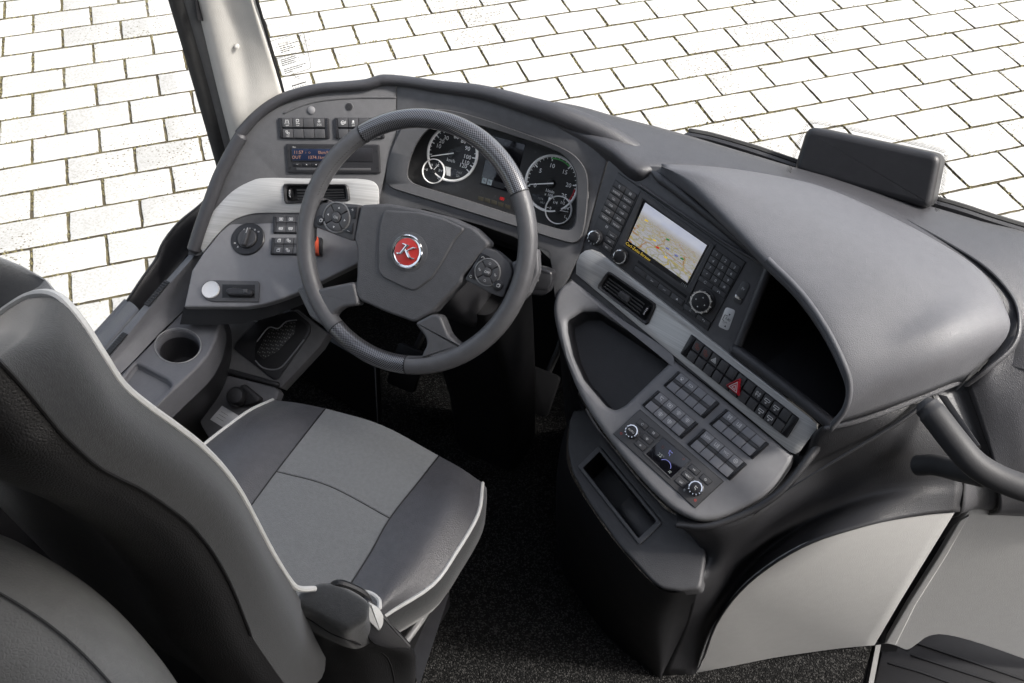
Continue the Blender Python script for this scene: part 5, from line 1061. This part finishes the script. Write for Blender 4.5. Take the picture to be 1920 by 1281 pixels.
# ================================================================ DRIVER SEAT
seat = thing('driver_seat', Vector((-.77, .65, 0)), 'grey suede and black leather driver seat with pale piping', 'seat')
ST = {'a': [(512, 750), (462, 774), (381, 835), (335, 878), (295, 915), (250, 960)], 'b': [(560, 756), (506, 800), (446, 866), (404, 915), (365, 955), (322, 1000)], 'c': [(610, 766), (570, 817), (518, 884), (478, 938), (440, 990), (395, 1050)],
      'd': [(715, 797), (675, 848), (618, 912), (578, 975), (540, 1040), (500, 1112)], 'e': [(823, 855), (786, 902), (731, 972), (695, 1036), (658, 1094), (612, 1160)], 'f': [(866, 879), (846, 935), (798, 1005), (757, 1066), (716, 1124), (672, 1185)], 'g': [(905, 906), (896, 965), (854, 1038), (811, 1097), (735, 1146), (690, 1178)]}
ZZ = {'a': (.455, .475, .48, .48, .48, 0.48), 'b': (.475, .498, .505, .505, .505, 0.505), 'c': (.47, .487, .49, .488, .485, 0.485), 'd': (.478, .492, .495, .492, .488, 0.488), 'e': (.47, .487, .49, .488, .485, 0.485), 'f': (.475, .498, .505, .503, .50, 0.5), 'g': (.455, .47, .475, .475, .475, 0.475)}
SC = {k: [atZ(x, y, z) for (x, y), z in zip(ST[k], ZZ[k])] for k in ST}
def seatpanel(name, ks, i0, i1, mt, bulge=.004):
    A = [cat(SC[k][:], 4)[i0 * 4:i1 * 4 + 1] for k in ks]
    if len(A) == 2:
        A = [A[0], [a.lerp(b_, .5) + Vector((0, 0, bulge)) for a, b_ in zip(*A)], A[1]]
    rows = [list(r) for r in zip(*A)]; rows = [cat(r, 5) for r in rows]
    mb = MB(); mb.grid(rows); return mb.build(name, mt, seat, ang=70)
seatpanel('left_bolster', 'abc', 0, 5, M_SEATL); seatpanel('front_cushion_panel', 'cde', 0, 2, M_SUEDE); seatpanel('rear_cushion_panel', 'cde', 2, 5, M_SUEDE); seatpanel('right_bolster', 'efg', 0, 5, M_SEATL)
for k in 'ce':
    mb = MB(); mb.tube([p + Vector((0, 0, -.0005)) for p in cat(SC[k], 4)], .0018, 6); mb.build('seam', M_BLACK, seat)
mb = MB(); sq_ = cat([cat(SC[k], 4)[8] for k in 'cde'], 10); mb.tube([p + Vector((0, 0, -.0002)) for p in sq_], .0012, 6); mb.build('seam', M_SUEDE_D, seat)
mb = MB()
for p, q in zip(sq_[::1], sq_[1:]): mb.tube([p.lerp(q, .15) + Vector((0, .003, .0012)), p.lerp(q, .7) + Vector((0, .003, .0012))], .0005, 4)
mb.build('stitching', M_SWITCH, seat)
edge = cat(list(reversed(SC['a'])), 4)[:-1] + cat([SC['a'][0], SC['b'][0], SC['c'][0], SC['d'][0], SC['e'][0], SC['f'][0], SC['g'][0]], 4)[:-1] + cat(SC['g'], 4)
cen = Vector((-.77, .68, .4))
def drop_(p, dz, inn): d = Vector((p.x - cen.x, p.y - cen.y, 0)).normalized(); return p - d * inn + Vector((0, 0, -dz))
mb = MB(); mb.grid([[p for p in edge], [drop_(p, .02, -.008) for p in edge], [drop_(p, .06, -.008) for p in edge], [drop_(p, .095, .004) for p in edge], [drop_(p, .11, .03) for p in edge]]); mb.build('cushion_side', M_SUEDE_D, seat, ang=80)
mb = MB(); mb.tube(cat(list(reversed(SC['a'])), 4), .0037, 8); mb.build('piping', M_PIPE, seat)
gp = cat(SC['g'], 4); mb = MB(); mb.tube(gp, .0037, 8); mb.build('piping', M_PIPE, seat)
mb = MB(); mb.rings([boxring(Vector((-.77, .66, z)), X0, Y0, w_, h_, .03) for z, w_, h_ in ((.02, .17, .2), (.06, .2, .22), (.3, .2, .22), (.37, .22, .24))], 0, True, True); mb.build('base', M_BLACK, seat)
mb = MB(); mb.tube([atZ(*p) for p in ((758, 1205, .36), (790, 1160, .36), (820, 1105, .365), (832, 1070, .37))], .008, 8); mb.build('side_rail', M_EDGE, seat)
mb = MB(); mb.rings([[atZ(x, y, z) for x, y in ((770, 1230), (835, 1085), (842, 1115), (785, 1290))] for z in (.28, .35)], 0, True, True); mb.build('rail_cover', M_DARK, seat)
# backrest: piping edge, side band, leather back
PI = [(-60, 640, -.84), (-20, 606, -.75), (20, 575, -.71), (62, 553, -.675), (108, 556, -.63), (150, 600, -.60), (192, 665, -.58), (230, 722, -.57), (280, 764, -.563), (330, 800, -.56), (378, 838, -.56), (420, 882, -.56), (452, 928, -.56), (480, 980, -.56), (512, 1040, -.56), (545, 1092, -.56)]
PIp = [atX(x, y, X) for x, y, X in PI]
mb = MB(); tail = [atX(562, 1104, -.556), atX(590, 1104, -.55)]; mb.tube(cat(PIp + tail, 4), .0042, 8); mb.build('piping', M_PIPE, seat)
BK = [(-70, 590, -.60), (-40, 630, -.58), (-10, 664, -.56), (0, 676, -.55), (30, 708, -.545), (61, 744, -.54), (92, 782, -.535), (122, 817, -.53), (183, 872, -.53), (230, 898, -.53), (274, 921, -.53), (341, 969, -.53), (372, 1000, -.53), (402, 1040, -.53), (436, 1103, -.53), (470, 1190, -.53)]
BKp = [atX(x, y, X) for x, y, X in BK]
mid = [a.lerp(b_, .5) + Vector((.02, 0, .004)) for a, b_ in zip(PIp, BKp)]
lowp = [p + Vector((0, .03, -.25)) for p in (PIp[-1], mid[-1], BKp[-1])]
loft('backrest_side', [PIp + [lowp[0]], mid + [lowp[1]], BKp + [lowp[2]]], 4, M_SUEDE_D, seat)
# front face of the backrest (turned away from the camera) and back shell
ctrx = -.77
loft('backrest_front', [PIp + [lowp[0]], [Vector((p.x * .5 + ctrx * .5, p.y + .02, p.z - .01)) for p in PIp + [lowp[0]]], [Vector((2 * ctrx - p.x, p.y, p.z)) for p in PIp + [lowp[0]]]], 3, M_SUEDE, seat)
BB = BKp + [lowp[2]]
r1 = [p + Vector((-.012, -.03, 0)) for p in BB]; r2 = [Vector((p.x - .07, p.y - .05, p.z + .0)) for p in BB]; r3 = [Vector((p.x - .16, p.y - .035, p.z)) for p in BB]; r4 = [Vector((p.x - .30, p.y - .03, p.z)) for p in BB]; r5 = [Vector((p.x - .46, p.y, p.z)) for p in BB]
loft('backrest_back', [BB, r1, r2, r3, r4, r5], 4, M_LEATHER, seat)
mb = MB(); mb.tube(cat([p + Vector((.001, -.001, 0)) for p in BKp], 4), .0018, 6); mb.build('seam', M_BLACK, seat)
# shoulder belt and recliner housing beside the seat
HR = [[(185, 412), (235, 345), (300, 288), (390, 235), (480, 207), (560, 205), (640, 216), (770, 272), (900, 350), (965, 410), (975, 480), (955, 570), (850, 640), (745, 680), (600, 620), (400, 515)],
      [(150, 470), (225, 345), (292, 280), (385, 228), (478, 198), (562, 196), (645, 206), (780, 262), (915, 342), (990, 410), (990, 500), (970, 640), (860, 720), (748, 770), (590, 690), (390, 570)],
      [(140, 560), (230, 440), (300, 360), (400, 300), (500, 260), (600, 250), (700, 270), (850, 330), (1000, 420), (1100, 520), (1090, 640), (1030, 820), (900, 900), (780, 900), (600, 830), (380, 720)],
      [(230, 900), (300, 760), (400, 650), (520, 560), (640, 500), (760, 480), (880, 500), (1050, 560), (1230, 680), (1400, 800), (1470, 930), (1400, 990), (1200, 1010), (960, 1090), (700, 1080), (440, 1040)],
      [(400, 1320), (420, 1150), (500, 1000), (620, 900), (760, 820), (900, 780), (1040, 780), (1200, 820), (1360, 900), (1470, 1000), (1500, 1120), (1480, 1300), (1300, 1420), (1080, 1500), (820, 1500), (560, 1420)]]
hz_ = (.735, .715, .66, .54, .40); rs = [[atZ(*p, z) for p in d7(*r)] for r, z in zip(HR, hz_)]
top = [rs[0][0].lerp(p, 1) for p in rs[0]]; cc_ = sum(rs[0], Vector()) / 16
rows = [[cc_ + Vector((0, 0, .006))] * 16, [cc_.lerp(p, .6) + Vector((0, 0, .005)) for p in rs[0]]] + rs
loft('recliner_side', rs[2:], 4, M_LEATHER, seat, closed=True)  # shade on the lower block put into the darker leather colour
hs_ = loft('recliner_cover', rows[:5], 4, M_SUEDE_D, seat, closed=True); hs_['label'] = 'suede covered hinge block at the lower right of the backrest'
mb = MB(); mb.tube([p + Vector((0, 0, .002)) for p in cat([rs[1][0], rs[1][15].lerp(rs[2][15], .3), rs[2][14].lerp(rs[1][14], .6), rs[1][13].lerp(rs[2][13], .3), rs[2][12].lerp(rs[1][12], .2), rs[3][12], rs[4][12]], 4)], .0015, 6); mb.build('seam', M_BLACK, seat)
hpl = PL(atZ(*d7((1070, 560))[0], .70), (.72, -.35, .6))
part('release_lever', hpl, d7((1000, 405), (1110, 470), (1160, 550), (1160, 640), (1112, 728), (988, 600)), -.012, .004, M_PIPE, seat, bev=.003, r=.004, off=.004)
part('lever_recess', hpl, d7((975, 380), (1020, 380), (1190, 560), (1240, 640), (1470, 880), (1440, 930), (1150, 905), (1040, 860), (965, 760), (960, 600)), -.03, -.001, M_DARK, seat, bev=.004, r=.01, off=-.001)
mb = MB(); mb.tube(cat([atZ(*p, z) for p, z in zip(d7((610, 215), (680, 200), (800, 240), (930, 310), (985, 390), (985, 470)), (.73, .735, .725, .71, .695, .67))], 4), .006, 8); mb.build('cover_edge', M_LEATHER, seat)
mb = MB(); mb.tube(cat([atZ(*p, .62) for p in d7((935, 290), (1020, 310), (1095, 370), (1110, 420), (1105, 470))], 4), .0038, 8); mb.build('piping', M_PIPE, seat)

# ================================================================ SEAT BEHIND (leather back in the near corner)
ps = thing('rear_seat', atD(-150, 1500, 1.1), 'grey leather seat back in the near left corner', 'seat')
ed = [(-130, 985), (-60, 988), (0, 1006), (37, 1024), (92, 1056), (152, 1098), (213, 1152), (274, 1220), (322, 1284), (380, 1380)]
E0 = [atD(x, y, 1.16 - .012 * i) for i, (x, y) in enumerate(ed)]
rows = [[p + ray(100, 1100) * .09 + Vector((.0, .01, -.02)) for p in E0], E0, [atD(x - 30, y + 44, 1.115 - .012 * i) for i, (x, y) in enumerate(ed)], [atD(x - 60, y + 95, 1.10 - .012 * i) for i, (x, y) in enumerate(ed)], [atD(x - 130, y + 210, 1.10 - .012 * i) for i, (x, y) in enumerate(ed)], [atD(x - 260, y + 400, 1.14 - .012 * i) for i, (x, y) in enumerate(ed)]]
loft('leather_back', rows, 5, mat('grey seat leather', (.10, .10, .097), .45, bump=.5, bs=260, kind='cells', var=.1), ps)
mb = MB(); mb.tube(cat([atD(x - 50, y + 82, 1.098 - .012 * i) for i, (x, y) in enumerate(ed)], 5), .0016, 6); mb.build('seam', M_SUEDE_D, ps)

# ================================================================ SIDE CONSOLE AND WINDOW SILL (left)
sc = thing('side_console', Vector((-1.25, .8, 0)), 'grey side ledge with cup holder and tray below the side window', 'side console')
SL = PL((-1.1, .85, .545), (0, 0, 1))
LEDGE = c8((545, 333), (772, 337), (774, 400), (745, 520), (700, 610), (640, 682), (480, 832), (330, 975), (100, 1200), (-150, 1100), (0, 880), (120, 760), (240, 642))
TRAYL = c8((248, 662), (300, 690), (440, 762), (468, 795), (452, 832), (325, 962), (120, 1160), (-80, 1060), (60, 860), (162, 775))
cuc = c8((508, 558))[0]; ce = [(cuc[0] + 39 * math.cos(i * .2618), cuc[1] + 29.5 * math.sin(i * .2618)) for i in range(24)]
led2, lp3 = plate('ledge_top', SL, LEDGE, [TRAYL, ce], 0, .06, M_LID, sc, r=.01, bev=.006)
well('tray', SL, inset(lp3[1], -.006), [(.004, -.003), (.006, -.008), (.009, -.014)], M_LID, sc)
well('cup_holder', SL, inset(lp3[2], -.006), [(.005, -.002), (.0065, -.03), (.008, -.07), (.012, -.076)], M_DARK, sc)
mb = MB(); rr0 = [SL.w(q, .0005) for q in inset(lp3[2], -.005)]; mb.tube(rr0 + rr0[:2], .0013, 8, caps=False); mb.build('cup_ring', M_EDGE, sc)
wl0 = [SL.at(*p, .0) for p in c8((-150, 1100), (0, 880), (120, 762), (240, 645), (400, 475), (545, 335), (700, 175))]
sil = [(100, 800), (150, 740), (204, 679), (254, 615), (308, 548), (358, 492), (410, 432)]
s_in = [atX(x, y, -1.262) for x, y in sil]
s_out = [atX(x, y, -1.288) for x, y in ((75, 797), (115, 750), (160, 699), (206, 646), (262, 582), (338, 496), (392, 436))]
loft('inner_wall', [wl0, [a.lerp(b_, .5) + Vector((-.006, 0, 0)) for a, b_ in zip(wl0, s_in)], s_in, [p + Vector((-.003, 0, .003)) for p in s_in], s_out, [p + Vector((-.002, 0, -.02)) for p in s_out]], 4, M_LID, sc)
fr = [atZ(*p, z) for p, z in zip(c8((100, 1200), (330, 975), (480, 832), (640, 682), (700, 610), (745, 520), (774, 400), (772, 337)), (.53,) * 8)]
loft('ledge_front', [fr, [p + Vector((-.02, .03, -.12)) for p in fr], [p + Vector((-.10, .06, -.35)) for p in fr]], 3, M_DARK, sc)
# sill outside the ledge: slotted strip, outer panel, dark pocket
Xo = -1.325
E3 = [atX(x, y, -1.29) for x, y in ((75, 797), (120, 745), (193, 661), (262, 580))]; E4 = [atX(x, y, -1.36) for x, y in ((0, 830), (60, 760), (170, 640), (239, 564))]
loft('window_sill', [[p + Vector((.004, 0, -.03)) for p in E3], [p + Vector((-.004, 0, -.002)) for p in E3], [a.lerp(b_, .5) + Vector((0, 0, .004)) for a, b_ in zip(E3, E4)], E4, [p + Vector((-.012, 0, -.01)) for p in E4], [p + Vector((-.015, 0, -.12)) for p in E4]], 4, M_LID, sc)
pk_ = [atX(x, y, -1.355) for x, y in ((239, 564), (268, 520), (292, 487), (306, 455), (335, 418), (376, 384), (430, 330))]
pi2 = [atX(x, y, -1.295) for x, y in ((262, 580), (290, 550), (313, 525), (335, 500), (350, 478), (375, 440), (420, 385))]
loft('mirror_pocket', [[p + Vector((-.01, 0, -.1)) for p in pk_], pk_, [a.lerp(b_, .3) + Vector((0, 0, -.05)) for a, b_ in zip(pk_, pi2)], [a.lerp(b_, .8) + Vector((0, 0, -.05)) for a, b_ in zip(pk_, pi2)], pi2], 4, M_DARK, sc); mb = MB(); mb.tube(cat(pk_, 4), .003, 8); mb.build('pocket_rim', M_DARK, sc)
for (xa, ya), (xb, yb), n in (((318, 300), (437, 162), 11), ((60, 618), (176, 486), 11)):
    for k in range(n):
        t = k / (n - 1); x, y = c8((xa + (xb - xa) * t, ya + (yb - ya) * t))[0]; p = atX(x, y, -1.268); mb = MB()
        mb.rings([[p + Vector(v) for v in ((-.006, -.0028, h), (.006, -.0028, h), (.006, .0028, h), (-.006, .0028, h))] for h in (-.002, .001)], 0, False, True); mb.build('vent_slot', M_BLACK, sc)
# lower storage: shelf with perforated pocket, knob and label
SF = PL(atZ(500, 690, .40), nrm(25, 55))
part('lower_shelf', SF, c8((775, 405), (1000, 400), (1250, 330), (1440, 480), (1395, 560), (1150, 822), (900, 737), (780, 706), (730, 712), (705, 740), (690, 700), (760, 500)), -.05, 0, M_PANEL, sc, bev=.006, off=0)
part('pocket_frame', SF, c8((850, 575), (870, 540), (1000, 400), (1230, 335), (1330, 420), (1330, 480), (1130, 765), (1100, 770)), -.002, .004, M_GLOSS, sc, bev=.002, r=.008, off=.004)
pk3 = part('pocket_opening', SF, c8((985, 620), (1000, 530), (1070, 445), (1130, 440), (1180, 405), (1260, 395), (1310, 440), (1290, 510), (1150, 680), (1080, 700), (1010, 675)), .003, .0052, M_BLACK, sc, bev=.0005, sm=4, off=.0052)
part('perforated_plate', SF, c8((1000, 600), (1040, 520), (1075, 455), (1130, 455), (1180, 415), (1240, 410), (1230, 480), (1130, 590), (1040, 640)), .004, .0058, M_MESH, sc, bev=.0004, off=.0058)
mb = MB(); mb.tube([SF.at(*p, .006) for p in cat(c8((1000, 530), (1070, 445), (1130, 450), (1180, 408), (1245, 398)), 4)], .0016, 6); mb.build('pocket_wire', M_SWITCH, sc)
mb = MB(); mb.tube([SF.at(*p, .006) for p in cat(c8((990, 650), (1030, 690), (1090, 705), (1150, 690), (1220, 610), (1290, 520)), 4)], .0016, 6); mb.build('pocket_wire', M_SWITCH, sc)
SG = PL(atZ(430, 750, .36), nrm(15, 60))
part('knob_tray', SG, c8((640, 1035), (690, 780), (720, 745), (790, 735), (1110, 810), (1140, 840), (1090, 960), (740, 1200)), -.03, 0, M_LID, sc, bev=.004, r=.01, off=0)
mb = MB(); mb.tube([SG.at(*p, .004) for p in cat(c8((700, 760), (730, 715), (780, 705), (900, 735), (1130, 800)), 4)], .006, 8); mb.build('tray_rim', M_DARK, sc)
pk4 = thing('park_brake_knob', SG.at(*c8((880, 880))[0]), 'black round knob with mount beside the seat cushion', 'knob')
kp = c8((868, 870))[0]; kc0 = SG.at(*kp, .035)
mb = MB(); mb.lathe(kc0 - SG.n * .02, SG.n, [(.012, -.012), (.012, 0), (.019, .004), (.0205, .012), (.020, .022), (.016, .028), (.006, .030), (.0005, .030)], 28); mb.build('knob_cap', M_DARK, pk4)
part('knob_mount', SG, c8((890, 800), (920, 792), (1020, 875), (1010, 905), (930, 930), (880, 880)), 0, .022, M_DARK, pk4, bev=.006, r=.006, off=.022)
lab = thing('paper_label', SG.at(*c8((790, 1000))[0]), 'small pale printed label stuck beside the seat cushion', 'label'); fl_ = Q(SG, c8((782, 930), (900, 1000), (830, 1090), (708, 1015)), .0012)
mb = MB(); mb.slab(SG, fl_.cell(0, 1, 0, 1), 0, .0012, .0002); 
for t in (.3, .5, .7): mb.stroke(SG, [fl_.at(.15, t), fl_.at(.5, t)], .0008, .0015)
mb.build('label_sheet', [M_PAPER, M_GREYINK], lab)
tp = thing('footwell_panel', atZ(704, 790, .02), 'black kick panel with a thin bright edge left of the carpet', 'panel'); a_, b_ = atZ(703, 690, .22), atZ(708, 792, .02)
mb = MB(); mb.tube([a_, b_], .0015, 6); mb.build('bright_edge', M_SWITCH, tp)
mb = MB(); mb.rings([[a_, b_, b_ + Vector((-.35, .05, 0)), a_ + Vector((-.35, .05, 0))], [p + Vector((0, .02, 0)) for p in (a_, b_, b_ + Vector((-.35, .05, 0)), a_ + Vector((-.35, .05, 0)))]], 0, True, True); mb.build('kick_panel', M_BLACK, tp)

# ================================================================ RIGHT SIDE: wall panels, step, handle
cw = thing('wall_lining', atZ(1500, 1230, 0), 'warm light grey curved wall panel beside the console', 'wall panel')
CR = [tuple(p) for p in cat([(1305, 1262), (1318, 1220), (1340, 1172), (1400, 1094), (1500, 1026), (1610, 989), (1700, 971), (1790, 962)], 4)] + [(1745, 1035), (1690, 1125), (1640, 1210)] + [tuple(p) for p in cat([(1640, 1210), (1560, 1218), (1450, 1234), (1380, 1248), (1305, 1262)], 3)][1:-1]
part('panel_face', CRP, CR, -.0005, .003, M_CREAM, cw, bev=.001, off=.003)
dw = thing('door_trim', atZ(1700, 1250, 0), 'warm light grey moulded door lining at the right edge', 'door panel')
DTP = plane3(atZ(1662, 1206, .0), atZ(1925, 1238, -.045), atZ(1850, 955, .56))
DR = [tuple(p) for p in cat([(1655, 1208), (1700, 1130), (1760, 1035), (1796, 972)], 3)] + [tuple(p) for p in cat([(1806, 962), (1830, 954), (1880, 950), (1960, 953), (2200, 975)], 3)] + [(2200, 1330)] + [tuple(p) for p in cat([(1940, 1243), (1840, 1208), (1775, 1191), (1742, 1193), (1722, 1206), (1706, 1217), (1696, 1218), (1680, 1211), (1664, 1207)], 3)]
part('lining_face', DTP, DR, -.004, 0, M_CREAM, dw, bev=.002, off=0, k=3)
part('lining_flange', DTP, [(1659, 1207), (1704, 1130), (1764, 1036), (1798, 978), (1818, 968), (1775, 1045), (1718, 1135), (1680, 1211)], -.004, .004, M_CREAM, dw, bev=.0035, off=.004, k=3)
gs = thing('door_post', atZ(1700, 1100, .2), 'black rubber gap seal between the two light wall panels', 'seal')
gl_ = [atZ(*p) + Vector((.008, .03, 0)) for p in ((1640, 1215, .0), (1690, 1100, .22), (1745, 1020, .43), (1795, 962, .58))]; mb = MB(); mb.tube(cat(gl_, 4), .014, 10); mb.build('seal_tube', M_BLACK, gs); part('gap_filler', DTP, [(1622, 1222), (1690, 1105), (1755, 1000), (1780, 950), (1840, 948), (1790, 1040), (1720, 1150), (1680, 1222)], -.03, -.012, M_BLACK, gs, bev=0, off=-.012)
# dark upper wall between lid, dash top and cream panel
up = thing('corner_panel', atZ(1850, 900, .6), 'dark grained corner panel under the grab handle', 'corner panel')
UP = [[(1745, 741, .775), (1790, 820, .725), (1805, 895, .665), (1800, 960, .61)], [(1782, 728, .78), (1815, 810, .73), (1836, 888, .672), (1838, 955, .607)], [(1812, 720, .785), (1840, 800, .735), (1865, 880, .68), (1872, 950, .605)]]
UPr = [[atZ(*p) + (Vector((0, .016, -.006)) if j == 1 else Vector((0, .004, 0))) for p in r_] for j, r_ in enumerate(UP)]; UPr = [r_ + [r_[-1] + Vector((0, .03, -.06))] for r_ in UPr]
loft('panel_face', UPr, 4, M_TOP, up, th=.004)
UP2 = [[(1812, 720, .785), (1845, 690, .815), (1876, 640, .845), (1960, 620, .865), (2080, 620, .87)], [(1840, 800, .735), (1875, 785, .755), (1915, 760, .78), (1985, 740, .80), (2090, 735, .80)], [(1865, 880, .68), (1890, 878, .685), (1932, 868, .70), (2000, 860, .71), (2100, 855, .71)], [(1872, 950, .605), (1897, 950, .605), (1940, 952, .605), (2010, 955, .605), (2110, 960, .605)]]
r2_ = [[atZ(*p) for p in r_] for r_ in UP2]; r2_.append([p + Vector((0, .03, -.06)) for p in r2_[-1]]); loft('outer_panel_face', r2_, 4, M_TOP, up, th=.004)
for c_ in (0, 2): mb = MB(); mb.tube(cat([r_ + Vector((0, -.001, .001)) for r_ in UPr[c_]], 4), .0028, 8); mb.build('panel_joint', M_BLACK, up)
gh = thing('grab_handle', atZ(1740, 870, .70), 'black curved grab handle in front of the corner panel', 'grab handle')
H1 = [(1737, 762, .875), (1755, 783, .87), (1790, 828, .855), (1825, 868, .84), (1870, 896, .83), (1930, 918, .825), (2000, 935, .82)]
P1 = cat([atZ(*p) for p in H1], 5); mb = MB(); mb.tube(P1, [.018] * 3 + [.020] * (len(P1) - 3), 16); mb.build('upper_bar', M_GRIP, gh)
H2 = [(1722, 873, .705), (1755, 872, .735), (1800, 883, .775), (1845, 893, .81)]; P2 = cat([atZ(*p) for p in H2], 5); mb = MB(); mb.tube(P2, .017, 14); mb.build('lower_bar', M_GRIP, gh)
part('mount_plate', PL(atZ(1770, 745, .80), (-.3, -.5, .8)), [(1757, 738), (1775, 742), (1838, 835), (1828, 838)], -.012, .004, M_DARK, gh, bev=.002, off=.004)
# step well
mb = MB(); mb.rings([[Vector((.255, -1.2, z)), Vector((1.4, -1.2, z)), Vector((1.4, 1.6, z)), Vector((.255, 1.6, z))] for z in (-.2, -.16)], 0, True, True)
tag(mb.build('stepwell', M_STEP), 'dark entrance well floor right of the carpet', kind='structure')
mb = MB(); mb.rings([[Vector((.258, -1.2, z)), Vector((.266, -1.2, z)), Vector((.266, 1.6, z)), Vector((.258, 1.6, z))] for z in (-.16, -.004)], 0, True, True)
tag(mb.build('step_riser', M_STEP), 'dark riser between carpet and entrance well', kind='structure')
sw = thing('entrance_step', atZ(1780, 1270, -.12), 'black ribbed entrance step below the door lining', 'step')
TPn = PL(atZ(1780, 1260, -.10), (0, 0, 1))
part('step_tread', TPn, d8((150, 1195), (185, 1050), (235, 1040), (340, 1075), (430, 1000), (540, 960), (700, 970), (1100, 1100), (1100, 1400), (100, 1400)), -.04, 0, M_STEP, sw, bev=.006, off=0)
for pts in (((225, 1155), (420, 1210), (700, 1310)), ((370, 1105), (600, 1180), (1090, 1340)), ((400, 1030), (700, 1130), (1090, 1265))):
    mb = MB(); mb.tube([TPn.at(*p, .001) for p in d8(*pts)], .004, 8, ell=.5); mb.build('tread_rib', M_STEP, sw)
es = thing('floor_edge_strip', atZ(1640, 1215, 0), 'silver edge strip where the carpet meets the entrance step', 'edge strip')
mb = MB(); a_ = [atZ(*p, .004) for p in d8((140, 1045), (172, 1042), (118, 1330), (85, 1330))]; mb.rings([[p + Vector((0, 0, h)) for p in a_] for h in (-.03, .003)], 0, True, True); mb.build('strip', M_EDGE, es)

# ================================================================ AT THE WINDSCREEN: sensor housing, wipers
sh = thing('sensor_housing', atZ(1620, 380, .87), 'black wedge shaped sensor housing at the base of the windscreen', 'sensor housing')
HS = PL(atZ(1640, 320, .93), nrm(-8, 30))
hpx = [(1513, 236), (1766, 290), (1745, 394), (1486, 322)]
part('housing_shell', HS, hpx, -.07, 0, M_DARK, sh, bev=.013, r=.018, off=-.004, k=5)
# dotted black border print on the glass round the housing
frit = MB(); bd_ = [Vector(p) for p in cat([(1480, 320), (1490, 285), (1503, 250), (1512, 233), (1530, 228), (1640, 250), (1758, 279), (1772, 288), (1771, 320), (1762, 365), (1754, 392)], 20)]
st_ = []; acc = 0
for p, q in zip(bd_, bd_[1:]):
    ln_ = (q - p).length
    while acc < ln_: st_.append((p.lerp(q, acc / ln_), (q - p).normalized())); acc += 2.9
    acc -= ln_
for i, (p, t) in enumerate(st_):
    for k in range(4):
        c_ = p + Vector((t.y, -t.x)) * (k * 2.6 + 1.5) + t * (1.45 if k % 2 else 0); w0 = atZ(c_.x, c_.y, .95) + Vector((0, .03, -.025)); s_ = (.0012, .0011, .0009, .0006)[k]
        ids = frit.add([w0 + Vector((math.cos(a * 1.047) * s_, -math.sin(a * 1.047) * s_ * .3, math.sin(a * 1.047) * s_ * .95)) for a in range(6)]); frit.face(ids)
tag(frit.build('frit_border', M_CHALK, smooth=False), 'dotted black border printed on the glass round the sensor housing', 'glass print')
for lb_, pts in (('black wiper arm left of the sensor housing', ((1288, 256, .87), (1330, 264, .87), (1400, 284, .87), (1445, 299, .865), (1500, 318, .86))), ('black wiper arm right of the sensor housing', ((1730, 378, .86), (1800, 398, .86), (1860, 418, .855), (1940, 442, .85)))):
    wp = thing('wiper', atZ(*pts[0]), lb_, 'wiper', 'windscreen wipers'); P_ = [atZ(*p) for p in pts]
    mb = MB(); mb.tube(cat(P_, 4), .012, 8, ell=.7); mb.build('arm', M_DARK, wp); mb = MB(); mb.tube([p + Vector((0, .012, .006)) for p in cat(P_, 4)], .005, 6); mb.build('blade', M_RUBBER, wp)
